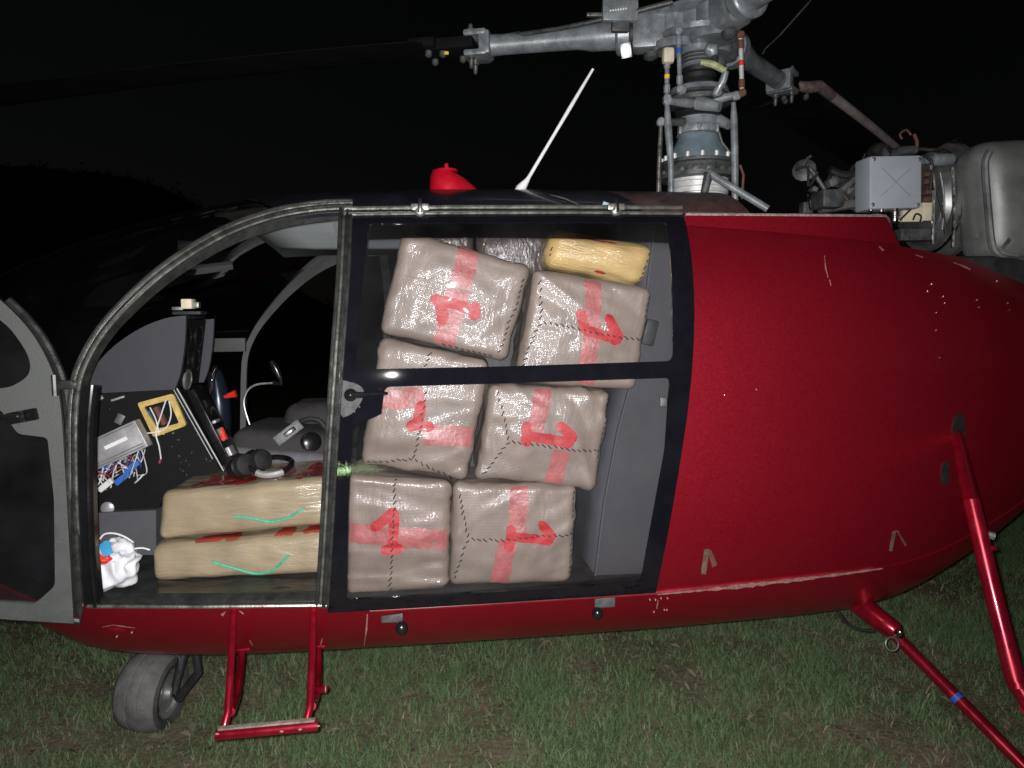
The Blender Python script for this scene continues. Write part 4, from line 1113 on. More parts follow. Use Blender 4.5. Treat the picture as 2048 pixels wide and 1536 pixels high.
for q in [(357, 880), (344, 893), (358, 912), (362, 925), (372, 921), (360, 938), (365, 942), (378, 930), (347, 866), (383, 905), (412, 918), (420, 922), (395, 870), (236, 832), (218, 818), (246, 860), (328, 868), (372, 950)]:
    c = PY(q[0], q[1], -.341); mb = MB(); mb.ball(c, .0045 * rg.uniform(.7, 1.3), (1, .6, 1), 7); mb.build('screw', CHROME, PD)
for q, w, h_, a in (((240, 838), 14, 20, .5), ((190, 802), 34, 8, -.5), ((236, 797), 26, 4, -.3)):
    c = PY(q[0], q[1], -.35); mb = MB(); mb.box(c, (w * mpp(-.35), .01, h_ * mpp(-.35)), Matrix.Rotation(a, 3, 'Y'), bev=.001); mb.build('label_plate', SILVER if w > 20 else BRUSH, PD)
# silver electronics box in the opening, tilted
dv = Matrix.Rotation(R(-24), 3, 'Y')
mb = MB(); c = PY(224, 894, -.40); mb.box(c, (.25, .05, .105), dv, bev=.004); sb = mb.build('control_unit', SILVER, PD)
mb = MB(); mb.box(c + dv @ Vector((.03, -.026, .006)), (.085, .003, .013), dv); mb.build('unit_label', WHITE, sb)
for k in (-.044, -.034, .044):
    mb = MB(); mb.box(c + dv @ Vector((0, -.026, k)), (.232, .004, .003), dv); mb.build('unit_rib', BRUSH, sb)
for a_, b_ in (((180, 890), (206, 930)), ((170, 930), (196, 880))):
    mb = MB(); mb.tube([PY(*a_, -.412), PY((a_[0] + b_[0]) / 2 + 3, (a_[1] + b_[1]) / 2, -.42), PY(*b_, -.412)], .003, 6); mb.build('cable_tie', GLOSSB, sb)
for i in range(46):
    x0 = rnd.uniform(172, 285); y0 = rnd.uniform(905, 950) - (x0 - 172) * .25 + 20; x1 = x0 + rnd.uniform(-60, 50); x1 = max(166, min(x1, 290)); y1 = rnd.uniform(915, 985) - (x1 - 172) * .3 + 10
    xm = (x0 + x1) / 2 + rnd.uniform(-20, 20); ym = (y0 + y1) / 2 + rnd.uniform(-28, 22)
    yy = -.35 + rnd.uniform(-.03, .06)
    mb = MB(); mb.tube([PY(*p, yy + .02 * math.sin(k * .8 + i)) for k, p in enumerate(smooth_line([(x0, y0), (xm, ym), (x1, y1)], 5))], rnd.uniform(.0017, .0030), 5)
    mb.build('wire', (WIREW, WIREW, WIREW, WIREB, WIRER)[i % 5], PD)
for a_, b_ in (((200, 985), (225, 955)), ((228, 968), (262, 945)), ((245, 962), (285, 905))):
    mb = MB(); mb.box(PY((a_[0] + b_[0]) / 2, (a_[1] + b_[1]) / 2, -.36), (.06, .02, .022), Matrix.Rotation(R(-38), 3, 'Y'), bev=.003); mb.build('connector', (WIREW, WIREB, WIREB)[(a_[0] > 210) + (a_[0] > 240)], PD)
mb = MB(); mb.tube([PY(*p, -.375) for p in smooth_line([(250, 925), (256, 900), (268, 884), (284, 868)], 4)], .008, 8); mb.build('conduit', BRUSHD, PD)
for pts in ([(332, 800), (322, 830), (312, 866), (318, 892), (322, 918)], [(338, 802), (342, 830), (330, 858), (300, 866), (288, 864)], [(300, 815), (312, 840), (318, 868)]):
    mb = MB(); mb.tube([PY(*p, -.36) for p in smooth_line(pts, 5)], .0025, 6); mb.build('wire', WIREW, PD)
mb = MB(); mb.tube([PY(321, 918, -.36), PY(319, 926, -.36)], .004, 6); mb.build('wire_end', WIRER, PD)
for a_, b_, m in (((292, 824), (306, 856), WIREB), ((312, 815), (330, 850), BROWN)):
    mb = MB(); mb.tube([PY(*a_, -.30), PY(*b_, -.31)], .014, 7); mb.build('loom', m, PD)

IP = empty('instrument_panel', PY(270, 778, -.42), parent=HELI)
hood = smooth_line([(120, 790), (150, 762), (182, 738), (228, 692), (280, 657), (330, 637), (372, 631)], 4) + smooth_line([(372, 631), (369, 690), (361, 745), (349, 779)], 3)[1:]
plate('hood_cheek', hood, -.46, .015, HOODM, IP)
far = [(p[0], p[1]) for p in hood]
mbv = [PY(p[0], p[1], -.46) for p in hood]
mb = MB(); vsf = [v + Vector((0, .32, 0)) for v in mbv]
cheek2 = MB(); n = len(vsf)
cheek2.add(vsf + [v + Vector((0, .015, 0)) for v in vsf], [tuple(range(n)), tuple(range(2*n - 1, n - 1, -1))] + [(i, (i+1) % n, n + (i+1) % n, n + i) for i in range(n)]); cheek2.build('hood_cheek', HOODM, IP, smooth=False)
topi = [i for i, p in enumerate(hood) if p[1] < 789][:len(hood) - 10]
tp = mbv[:25]; mb.add([v + Vector((0, .002, .001)) for v in tp] + [v + Vector((0, .325, .001)) for v in tp], [(i, i+1, len(tp) + i + 1, len(tp) + i) for i in range(len(tp) - 1)])
hc_ = mb.build('hood_cover', PANELB, IP); hc_.modifiers.new('thickness', 'SOLIDIFY').thickness = .012
pA = PY(362, 640, -.44); pB = PY(346, 778, -.44)
mb = MB(); mb.add([pA, pA + Vector((0, .28, 0)), pB + Vector((0, .28, 0)), pB, pA + Vector((-.03, 0, 0)), pA + Vector((-.03, .28, 0)), pB + Vector((-.03, .28, 0)), pB + Vector((-.03, 0, 0))], [(0, 1, 2, 3), (4, 7, 6, 5), (0, 3, 7, 4), (1, 5, 6, 2), (0, 4, 5, 1), (3, 2, 6, 7)])
mb.build('dial_board', PANELB, IP, smooth=False)
for t, yo in ((.25, .07), (.25, .2), (.62, .07), (.62, .2), (.9, .13)):
    c = pA.lerp(pB, t) + Vector((.0, yo, 0)); mb = MB(); mb.lathe(c, (1, 0, -.1), [(0, .04), (.008, .04), (.010, .034), (.006, .032)], 20); mb.build('dial', GLOSSB if t < .9 else BRUSHD, IP)
mb = MB(); mb.box(PY(377, 608, -.34), (.038, .05, .036), bev=.004); mb.build('cream_relay', CREAM, IP)
mb = MB(); mb.box(PY(356, 617, -.34), (.038, .02, .012), bev=.002); mb.box(PY(394, 610, -.33), (.02, .03, .022), bev=.004); mb.build('connector', BRUSH, IP)
for q in ((377, 622), (360, 622)):
    pass
mb = MB(); mb.box(PY(380, 626, -.34), (.10, .08, .012), bev=.003); mb.build('relay_bracket', RUBBER, IP)
# compass under the arch, duct, gooseneck, flags, stick
mb = MB(); c = PY(324, 557, -.40); mb.box(c, (.065, .06, .06), Matrix.Rotation(R(8), 3, 'Y'), bev=.012); mb.tube([c, c + Vector((.01, 0, .09))], .006, 6); mb.build('compass', GLOSSB, HELI)
mb = MB(); mb.tube([PY(290, 570, -.40), PY(294, 560, -.40), PY(300, 566, -.40)], .004, 6); mb.build('compass_clip', SILVER, HELI)
mb = MB(); mb.tube([PY(*p, .25) for p in smooth_line([(428, 742), (436, 790), (440, 850), (436, 900)], 4)], [.03 + .02 * min(1, k / 5) for k in range(13)], 14); mb.build('duct', DARKBLUE, HELI)
mb = MB(); mb.tube([PY(*p, .05) for p in smooth_line([(500, 852), (490, 820), (488, 800), (496, 780), (514, 769), (546, 766)], 6)], .0045, 8); gn = mb.build('gooseneck', STEEL_RIM, HELI)
mb = MB(); mb.tube([PY(546, 766, .05), PY(562, 768, .05), PY(560, 752, .05)], .011, 8); mb.tube([PY(560, 756, .05), PY(552, 738, .05), PY(543, 722, .05)], [.011, .017, .012], 10); mb.build('gooseneck_head', GLOSSB, gn)
mb = MB(); mb.tube([PY(448, 794, .15), PY(458, 791, .15), PY(472, 787, .15)], [.006, .012, .017], 8); mb.build('red_lever', REDPL, HELI)
mb = MB(); mb.tube([PY(*p, .1) for p in ((418, 790), (424, 768), (428, 742))], .010, 8); mb.ball(PY(430, 738, .1), .016); mb.build('control_stick', GLOSSB, HELI)
mb = MB(); mb.ball(PY(424, 760, .08), .008); mb.tube([PY(424, 750, .08), PY(430, 738, .08)], .006); mb.build('stick_button', CHROME, HELI)
# a purple-grey bundle low in the nose, seen through the open door
crumple(PY(95, 1150, -.35) , .16, .12, .09, 12., ZF + .001).build('bundle', M('mauve cloth', (.10, .085, .12), .8, 0, var=.2, vs=9, bump=.3, bs=40), None)
b_ = bpy.data.objects['bundle']; b_.name = 'cloth_bundle'; tag(b_, 'mauve grey cloth bundle in the nose, seen past the open front door', 'bundle')
mb = MB(); mb.box((-1.55, 0, ZF - .02), (.5, 1.0, .04), bev=.01); mb.build('nose_floor', FLOORM, HELI)

# ================================================================== ON THE ROOF
zr = lambda px, py, y: PY(px, py, y)
# red beacon fairing
bo = PY(905, 381, -.30)
mb = MB(); prof = [(-.062, .0), (-.060, .012), (-.052, .04), (-.040, .058), (0, .062)]
vs = []; fs = []; n = 20
rows = [(.0, 1.0, .0), (.35, .97, .0), (.7, .86, -.006), (.95, .62, -.014), (1.0, .58, -.016)]
for t, s, dxx in rows:
    for k in range(n):
        a = 2 * math.pi * k / n; rx = .083 if math.cos(a) > 0 else .068
        tailx = .075 * max(math.cos(a), 0) * (1 - t) if math.cos(a) > 0 else 0
        vs.append((bo.x + dxx - .02 + math.cos(a) * rx * s * (.72 if math.cos(a) > 0 else 1) + tailx, bo.y + math.sin(a) * .06 * s, bo.z - .02 + t * .092))
for i in range(len(rows) - 1):
    for k in range(n): fs.append((i*n + k, i*n + (k+1) % n, (i+1)*n + (k+1) % n, (i+1)*n + k))
fs.append(tuple(range((len(rows)-1)*n, len(rows)*n))); mb.add(vs, fs); bc_ = mb.build('beacon_fairing', BEACON, HELI)
pt = PY(893, 343, -.30)
mb = MB(); mb.lathe((pt.x, pt.y, bo.z + .068), (0, 0, 1), [(0, .044), (.008, .042), (.012, .02), (.014, .009), (.030, .008), (.033, .004)], 20); mb.build('beacon_cap', BEACON, bc_)
# whip antenna
a0 = PY(1042, 381, -.30); a1 = PY(1186, 138, -.30)
dirn = (a1 - a0).normalized()
mb = MB(); mb.tube([a0 + dirn * .03, a0 + dirn * .25, a0 + dirn * .36, a1], [.0075, .0065, .0078, .005], 10); an = mb.build('whip_antenna', WHITEA, HELI)
mb = MB(); mb.tube([a0 - Vector((.005, 0, .01)), a0 + Vector((.0, 0, .008)), a0 + dirn * .045, a0 + dirn * .06], [.024, .020, .010, .007], 12); mb.build('antenna_foot', WHITEA, an)
# roof seam and small bright sticker
mb = MB(); vs, fs = pod_ribbon([(1100, 391), (1130, 399), (1158, 411)], 2.5, .003, .2); mb.add(vs, fs); mb.build('roof_seam', BARE, HELI, fix=False)
mb = MB(); hs = hit(1211, 412); mb.box(hs + pod_n(hs) * .004, (.022, .003, .018), Matrix.Rotation(R(20), 3, 'Y')); mb.build('reflective_sticker', M('pale blue foil', (.55, .75, .95), .3, .8), HELI)

# ================================================================== GEARBOX AND ROTOR HEAD (axis at X0, Y = 0)
X0 = PY(1398, 120, 0).x
def zz(py): return PY(1398, py, 0).z
def rr(w): return w * (0 - CAM.y + .09) / F
GB = empty('main_gearbox', (X0, 0, zz(410)), parent=HELI)
def ring(name, rows, mat, parent=GB, seg=32):
    mb = MB(); mb.lathe((X0, 0, 0), (0, 0, 1), [(zz(p), rr(w)) for p, w in rows], seg); return mb.build(name, mat, parent)
rib = []
for k in range(5): rib += [(412 - k * 11, 58), (406 - k * 11, 58), (405 - k * 11, 53), (402 - k * 11, 53)]
ring('ribbed_base', rib, WHITEM)
ring('lower_flange', [(362, 62), (360, 76), (352, 76), (350, 68), (334, 66), (332, 74), (326, 74), (324, 66)], HEADD)
for k in range(16):
    a = 2 * math.pi * (k + .5) / 16; mb = MB(); mb.lathe((X0 + rr(69) * math.cos(a), rr(69) * math.sin(a), zz(327)), (0, 0, 1), [(0, .008), (.022, .008), (.026, .004)], 8); mb.build('flange_bolt', WHITEM, GB)
    mb = MB(); mb.lathe((X0 + rr(62) * math.cos(a + .2), rr(62) * math.sin(a + .2), zz(348)), (math.cos(a + .2), math.sin(a + .2), 0), [(0, .016), (.02, .016), (.024, .006)], 10); mb.build('casing_boss', HEADD, GB)
ring('cone_housing', [(326, 66), (318, 62), (305, 54), (290, 45), (276, 39), (272, 38)], CONE)
ring('upper_collar', [(275, 38), (272, 42), (268, 36), (256, 36), (254, 39), (238, 39), (235, 34)], HEADM)
for k in range(12):
    a = 2 * math.pi * k / 12; mb = MB(); mb.box((X0 + rr(37) * math.cos(a), rr(37) * math.sin(a), zz(262)), (.012, .03, .03), Matrix.Rotation(a, 3, 'Z'), bev=.003); mb.build('collar_lug', HEADM, GB)
ring('lower_boot', [(240, 30), (236, 44), (230, 40), (226, 45), (220, 40), (216, 44), (212, 34)], RUBBER)
ring('mast_boot', [(175, 26), (170, 33), (160, 28), (152, 33), (146, 28), (138, 32), (134, 24)], RUBBER)
mb = MB(); mb.lathe((X0, 0, 0), (0, 0, 1), [(zz(400), .045), (zz(40), .045)], 20); mb.build('mast', HEADD, GB)
# swashplates
SW = empty('swashplate', (X0, 0, zz(200)), parent=HELI)
ring('fixed_star', [(214, 40), (210, 62), (202, 66), (196, 60), (192, 40)], HEADD, SW)
ring('rotating_star', [(192, 36), (190, 58), (180, 55), (172, 40), (170, 30)], HEADM, SW)
def arm(name, pts, y, r, mat, parent, seg=10):
    ys = y if isinstance(y, (list, tuple)) else [y] * len(pts)
    mb = MB(); mb.tube([PY(*p, q) for p, q in zip(pts, ys)], r, seg); return mb.build(name, mat, parent)
arm('star_arm', [(1400, 208), (1335, 202)], [-.05, -.14], [.024, .014], HEADM, SW)
arm('star_arm', [(1400, 208), (1470, 190)], [-.05, -.14], [.024, .014], HEADM, SW)
arm('star_arm', [(1395, 205), (1440, 214)], [-.1, -.16], [.03, .02], HEADM, SW)
arm('lower_bracket', [(1390, 244), (1325, 244)], [0, -.1], [.022, .012], HEADD, SW)
arm('lower_bracket', [(1420, 232), (1458, 250)], [0, -.08], [.03, .02], HEADM, SW)
for px, py, y in ((1335, 202, -.14), (1472, 192, -.14), (1322, 244, -.1), (1363, 180, -.16), (1434, 184, -.16)):
    c = PY(px, py, y); mb = MB(); mb.lathe(c + Vector((0, -.014, 0)), (0, 1, 0), [(0, .013), (.004, .018), (.024, .018), (.028, .013)], 14); mb.build('rod_end', HEADM, SW)
# control rods down to the roof
arm('control_rod', [(1334, 205), (1336, 250), (1342, 330), (1343, 408)], -.14, [.009, .016, .013, .012], HEADM, SW)
arm('control_rod', [(1467, 205), (1468, 240), (1470, 330), (1470, 412)], -.14, [.009, .015, .015, .013], HEADM, SW)
arm('control_rod', [(1322, 246), (1320, 290), (1318, 340), (1317, 398)], -.1, [.007, .010, .009, .011], RAIL, SW)
arm('brace', [(1418, 346), (1440, 360), (1536, 418)], [-.2, -.22, -.3], [.017, .015, .015], HEADM, GB)
arm('brace', [(1418, 346), (1412, 370), (1404, 408)], -.2, [.02, .017, .015], HEADD, GB)
arm('brace', [(1480, 330), (1487, 350), (1484, 398)], -.05, .006, BROWN, GB)
arm('drain_pipe', [(1437, 262), (1444, 285), (1462, 308)], -.08, .006, HEADD, GB)
# pitch links with coloured bands
def link_rod(p0, p1, y, mat, band, bmat, joint):
    r_ = arm('pitch_link', [p0, p1], y, .0095, mat, SW)
    t = band; q = (p0[0] + (p1[0] - p0[0]) * t, p0[1] + (p1[1] - p0[1]) * t); q2 = (q[0] + (p1[0] - p0[0]) * .09, q[1] + (p1[1] - p0[1]) * .09)
    mb = MB(); mb.tube([PY(*q, y), PY(*q2, y)], .0112, 10); mb.build('band', bmat, r_)
    for e in (p0, p1):
        c = PY(*e, y); mb = MB(); mb.lathe(c + Vector((0, -.013, 0)), (0, 1, 0), [(0, .011), (.004, .016), (.022, .016), (.026, .011)], 12); mb.build('link_end', joint, r_)
        mb = MB(); d = PY(*p1, y) - PY(*p0, y); d.normalize(); s = 1 if e is p0 else -1
        mb.lathe(c + d * s * .02, d * s, [(0, .013), (.03, .013), (.034, .009)], 8); mb.build('lock_nut', joint, r_)
link_rod((1334, 110), (1334, 196), -.14, HEADM, .46, YELLOW, HEADM)
mb = MB(); mb.box(PY(1336, 112, -.145), (.045, .04, .06), bev=.012); mb.build('link_knuckle', CREAM, SW)
link_rod((1357, 62), (1360, 178), -.17, HEADM, .30, BLUE, HEADM)
link_rod((1481, 70), (1484, 186), -.15, WHITEM, .44, REDT, BROWN)
# scissor link
arm('scissor', [(1402, 124), (1425, 128), (1452, 142)], [-.17, -.18, -.2], [.012, .015, .013], YGREEN, SW)
arm('scissor', [(1452, 142), (1446, 162), (1432, 186)], [-.2, -.19, -.17], [.013, .016, .013], HEADM, SW)
arm('scissor_counterweight', [(1412, 95), (1425, 100), (1428, 112)], -.1, [.02, .03, .02], HEADM, SW)
# hub
HB = empty('rotor_hub', (X0, 0, zz(60)), parent=HELI)
ring('hub_cylinder', [(138, 26), (132, 34), (112, 33), (108, 36), (88, 36), (84, 44), (30, 44), (26, 36)], HEADM, HB)
for k in range(3): ring('hub_ring', [(130 - k * 7, 34.5), (129 - k * 7, 36), (126 - k * 7, 36), (125 - k * 7, 34.5)], HEADD, HB)
ring('hub_plate', [(84, 60), (80, 74), (70, 76), (66, 60)], HEADM, HB); ring('hub_plate', [(34, 60), (30, 72), (22, 72), (18, 56)], HEADM, HB)
ring('hub_cap', [(22, 40), (12, 38), (2, 30), (-12, 26), (-30, 20), (-34, 6)], HEADD, HB)
mb = MB(); c = PY(1390, -4, -.05); mb.tube([c + Vector((.026 * math.cos(a), 0, .026 * math.sin(a))) for a in np.linspace(0, 2 * math.pi, 18, endpoint=False)], .006, 8, closed=True); mb.build('lifting_ring', RAIL, HB)

# ---- three blades: sleeve, flange, tube, fork, blade
ZH = zz(57)
def blade_set(phi, droop, full=True):
    B = empty('rotor_blade', (X0, 0, ZH), parent=HELI)
    e = Vector((math.cos(phi), math.sin(phi), -math.sin(droop))).normalized(); sd = Vector((-math.sin(phi), math.cos(phi), 0)); up = e.cross(sd)
    if up.z < 0: up = -up
    O = Vector((X0, 0, ZH)); rot = Matrix((e, sd, up)).transposed()
    P = lambda r, s=0, u=0: O + e * r + sd * s + up * u
    mb = MB()
    mb.lathe(P(.10, 0, -.085), up, [(0, .085), (.01, .095), (.03, .095), (.035, .07), (.135, .07), (.14, .095), (.16, .095), (.17, .08)], 28); mb.build('flapping_yoke', HEADM, B)
    mb = MB(); mb.box(P(.20, 0, 0), (.16, .11, .155), rot, bev=.025); mb.build('yoke_block', HEADM, B)
    mb = MB(); mb.lathe(P(.20, 0, -.085), -up, [(0, .03), (.02, .03), (.03, .012)], 14); mb.build('pivot_nut', HEADD, B)
    mb = MB(); mb.lathe(P(.285), e, [(0, .07), (.005, .082), (.05, .084), (.058, .078), (.062, .066)], 28); fl = mb.build('sleeve_flange', HEADM, B)
    mb = MB(); mb.lathe(P(.272), e, [(0, .07), (.012, .07)], 24); mb.build('sleeve_gasket', RUBBER, B)
    mb = MB(); mb.lathe(P(.345), e, [(0, .060), (.10, .058), (.16, .046), (.30, .044), (.48, .043), (.55, .046), (.57, .05)], 24); mb.build('sleeve', HEADM, B)
    for s in (-1, 1):
        mb = MB(); mb.box(P(.945, 0, s * .042), (.10, .135, .026), rot, bev=.01); mb.build('blade_fork', HEADM, B)
        for q in (-.042, .042):
            mb = MB(); mb.lathe(P(.965, q, s * .05), up * s, [(0, .018), (.012, .018), (.016, .010), (.05 if s < 0 else .03, .009), (.055 if s < 0 else .035, .003)], 10); mb.build('fork_bolt', RAIL, B)
    mb = MB(); mb.box(P(.905, 0, 0), (.05, .13, .10), rot, bev=.014); mb.build('fork_web', HEADM, B)
    # root fitting and blade: aerofoil section along the span, drooping
    mb = MB(); mb.box(P(1.06, .01, 0), (.22, .14, .050), rot, bev=.012); mb.box(P(1.17, .02, 0), (.12, .19, .04), rot, bev=.01); mb.build('root_fitting', BLADEM, B)
    for r, q in ((1.02, -.04), (1.09, .045), (1.15, -.05), (1.15, .06)):
        mb = MB(); mb.lathe(P(r, q, -.02), -up, [(0, .016), (.022, .016), (.03, .006)], 10); mb.build('root_bolt', HEADD, B)
    sec = [(-.09, .0), (-.075, .016), (-.02, .023), (.08, .018), (.26, .002), (.26, -.002), (.08, -.012), (-.02, -.018), (-.075, -.013)]
    vs = []; fs = []; m = len(sec); nst = 22
    for i in range(nst):
        t = i / (nst - 1); r = 1.16 + t * 4.3; d = -.012 * (r - 1.1) ** 2; tw = R(9 - 5 * t)
        for s, u in sec:
            vs.append(P(r, s * math.cos(tw) - u * math.sin(tw) - .02, 0) + Vector((0, 0, d)) + up * (-s * math.sin(tw) + u * math.cos(tw)))
        if i:
            for k in range(m): fs.append(((i-1)*m + k, (i-1)*m + (k+1) % m, i*m + (k+1) % m, i*m + k))
    fs.append(tuple(range(m))); fs.append(tuple(range((nst-1)*m, nst*m)))
    mb = MB(); mb.add(vs, fs); bl = mb.build('blade', BLADEM, B)
    mb = MB(); mb.tube([Vector(vs[i*m]) for i in range(nst)], .010 if full else [.028 - .010 * k / nst for k in range(nst)], 12); mb.build('leading_edge', BLADEF if not full else M('worn blade edge', (.016, .017, .018), .5, .3, var=.5, vs=20), bl)
    if not full:
        mb = MB(); mb.tube([P(1.0, -.03, 0), P(1.10, -.07, 0), Vector(vs[0]), Vector(vs[m])], [.022, .030, .031, .029], 12); mb.build('blade_cuff', M('stained blade cuff', (.20, .15, .135), .6, .1, var=.5, vs=30), bl)
    # spacing rod from the fork to the next hub arm
    return B, P, e, sd, up
BA = R(166)
B1, P1, e1_, s1, u1 = blade_set(BA, R(.6))
B2, P2, *_ = blade_set(BA + R(120), R(-1))
B3, P3, *_ = blade_set(BA + R(240), R(.6), False)
mb = MB(); mb.tube([PY(1008, 74, P1(.87).y), PY(1120, 57, .02), PY(1220, 36, -.06), PY(1345, 4, -.12)], [.011, .009, .010, .012], 10); mb.build('drag_strut', HEADD, B1)
mb = MB(); mb.tube([PY(1000, 76, P1(.87).y), PY(1040, 70, P1(.8).y)], .016, 10); mb.build('strut_end', HEADD, B1)
# weight plate over the sleeve with its row of bright bolts
pc = PY(1240, 22, -.08)
mb = MB(); mb.box(pc, (.145, .03, .085), bev=.006); wp_ = mb.build('balance_plate', HEADM, B1)
mb = MB(); mb.box(PY(1190, 30, -.06), (.07, .02, .014), bev=.003); mb.build('plate_arm', RAIL, wp_)
mb = MB(); mb.box(PY(1240, 52, -.06), (.07, .03, .05), bev=.006); mb.build('plate_foot', HEADD, wp_)
for k in range(7):
    c = PY(1221 + k * 5.2, 21 - k * .7, -.096); mb = MB(); mb.ball(c, .0042, (1, .6, 1), 8); mb.build('bolt', WHITE, wp_)
# reflective tape on the flange: faces the torch and the camera
tc_ = PY(1252, 101, P1(.31).y - .088); hv = ((CAM - tc_).normalized() + (TORCH - tc_).normalized()).normalized()
ux = hv.cross(Vector((0, 0, 1))).normalized(); uz = ux.cross(hv); Rm = Matrix((-ux, hv, -uz)).transposed()
mb = MB(); mb.box(tc_, (.044, .004, .058), Rm @ Matrix.Rotation(R(8), 3, 'Y'), bev=.001); mb.build('reflective_tape', RETRO, B1)
mb = MB(); c = P1(1.53, -.09, .022); mb.box(c, (.045, .02, .03), bev=.003); mb.build('edge_tag', CREAM, B1)
mb = MB(); c = PY(893, 106, P1(1.2).y - .10); mb.box(c, (.018, .006, .013), bev=.001); mb.build('yellow_tag', YELLOW, B1)
# sagging cable on the right of the head
mb = MB(); mb.tube([PY(1525, 108, .2), PY(1530, 98, .2), PY(1560, 70, .1), PY(1622, 0, -.1)], .0035, 6); mb.build('spacing_cable', HEADD, B2)

# ================================================================== ENGINE
EN = empty('engine', PY(1880, 470, -.05), parent=HELI)
EY = -.22
eb = PY(1792, 364, EY)
mb = MB(); mb.box(eb + Vector((0, .06, 0)), (.222, .12, .212), Matrix.Rotation(R(-1.5), 3, 'Y'), bev=.014); bx1 = mb.build('electrical_box', BOXM, EN)
for sx_, sz_ in ((-1, -1), (-1, 1), (1, -1), (1, 1)):
    mb = MB(); mb.lathe(eb + Vector((sx_ * .095, .002, sz_ * .09)), (0, -1, 0), [(0, .008), (.004, .008), (.006, .004)], 10); mb.build('box_screw', BRUSH, bx1)
for s in (-1, 1):
    mb = MB(); mb.box(eb + Vector((0, -.0005, 0)), (.17, .003, .0016), Matrix.Rotation(R(42 * s), 3, 'Y')); mb.build('pressed_crease', HEADM, bx1)
for px, py, r0, h0 in ((1790, 430, .018, .07), (1763, 418, .012, .03), (1742, 416, .010, .03)):
    c = PY(px, py, EY + .02); mb = MB(); mb.lathe(c - Vector((0, 0, h0 / 2)), (0, 0, 1), [(0, r0 * .7), (h0 * .1, r0), (h0 * .3, r0), (h0 * .34, r0 * .8), (h0 * .42, r0 * .8), (h0 * .46, r0 * 1.1), (h0 * .7, r0 * 1.1), (h0 * .74, r0 * .85), (h0, r0 * .85)], 16); mb.build('fitting', CHROME, EN)
for px, py, w, h_ in ((1822, 428, 44, 34), (1850, 424, 22, 38)):
    mb = MB(); mb.box(PY(px, py, EY + .08), (w * mpp(EY), .03, h_ * mpp(EY)), bev=.004); mb.build('terminal_block', CREAM, EN)
mb = MB(); mb.tube([PY(1800, 440, EY + .04), PY(1828, 412, EY + .03)], .004, 6); mb.tube([PY(*p, EY + .04) for p in smooth_line([(1826, 440), (1832, 428), (1842, 432), (1840, 444)], 5)], .004, 6); mb.build('terminal_lead', RUBBER, EN)
mb = MB(); mb.box(PY(1830, 470, EY + .1), (80 * mpp(EY), .06, 26 * mpp(EY)), bev=.01); mb.build('mount_shelf', HEADD, EN)
# engine barrel lying along X, ringed
ex = PY(1850, 400, .0); eax = Vector((1, 0, 0)); ez = ex.z - .01
mb = MB(); mb.lathe((ex.x - .05, .0, ez), eax, [(0, .10), (.02, .17), (.05, .19), (.055, .21), (.085, .21), (.09, .20), (.12, .225), (.125, .245), (.15, .245), (.155, .225), (.30, .23), (.9, .23)], 40); mb.build('engine_casing', BRUSH, EN)
for xo, rad in ((.03, .215), (.10, .25), (.135, .265)):
    mb = MB(); mb.tube([(ex.x + xo, rad * math.cos(a), ez + rad * math.sin(a)) for a in np.linspace(0, 2*math.pi, 40, endpoint=False)], .008, 8, closed=True); mb.build('casing_band', CHROME, EN)
for pts, r, m in (([(1862, 330), (1868, 370), (1866, 430), (1864, 488)], .006, CHROME), ([(1880, 345), (1888, 400), (1884, 460)], .005, BRUSH), ([(1905, 335), (1908, 420), (1905, 495)], .007, CHROME), ([(1872, 372), (1884, 420), (1892, 470)], .006, RUBBER), ([(1848, 312), (1862, 322), (1864, 345), (1860, 380)], .007, RUBBER)):
    mb = MB(); mb.tube([PY(*p, EY - .02) for p in smooth_line(pts, 5)], r, 8); mb.build('engine_pipe', m, EN)
mb = MB(); c0 = PY(1845, 320, EY + .05); c1_ = PY(1908, 318, EY + .05); mb.tube([c0, c0.lerp(c1_, .3), c0.lerp(c1_, .35), c0.lerp(c1_, .9), c1_], [.018, .018, .026, .026, .016], 14); mb.build('starter_cylinder', HEADM, EN)
for px, py, a in ((1852, 350, .05), (1852, 365, .0), (1854, 385, .0), (1850, 400, .0)):
    mb = MB(); mb.box(PY(px, py, EY + .07), (.03, .04, .018), bev=.004); mb.build('clamp', BROWN, EN)
# dark accessories in front of the box
for pts, r, m, nm in (([(1660, 412), (1690, 375), (1735, 330)], .016, BRUSHD, 'mount_strut'), ([(1640, 418), (1700, 408), (1742, 404)], .022, BRUSHD, 'mount_strut'), ([(1612, 330), (1630, 350), (1650, 380)], .01, HEADD, 'accessory_pipe'), ([(1600, 345), (1612, 320), (1622, 312)], .006, HEADD, 'accessory_pipe'), ([(1690, 395), (1710, 380), (1728, 390)], .03, HEADD, 'accessory_pump'), ([(1660, 340), (1690, 350), (1735, 345)], .018, RUBBER, 'accessory_pipe'), ([(1780, 312), (1800, 302), (1830, 300)], .02, HEADD, 'accessory_pump'), ([(1828, 268), (1834, 285), (1832, 305)], .008, BROWN, 'accessory_pipe'), ([(1804, 278), (1800, 268), (1812, 260), (1822, 270)], .005, BROWN, 'accessory_pipe'), ([(1745, 310), (1760, 298), (1772, 312)], .03, RUBBER, 'accessory_pipe')):
    mb = MB(); mb.tube([PY(*p, .02) for p in smooth_line(pts, 5)], r, 8); mb.build(nm, m, EN)
rg = np.random.default_rng(9)
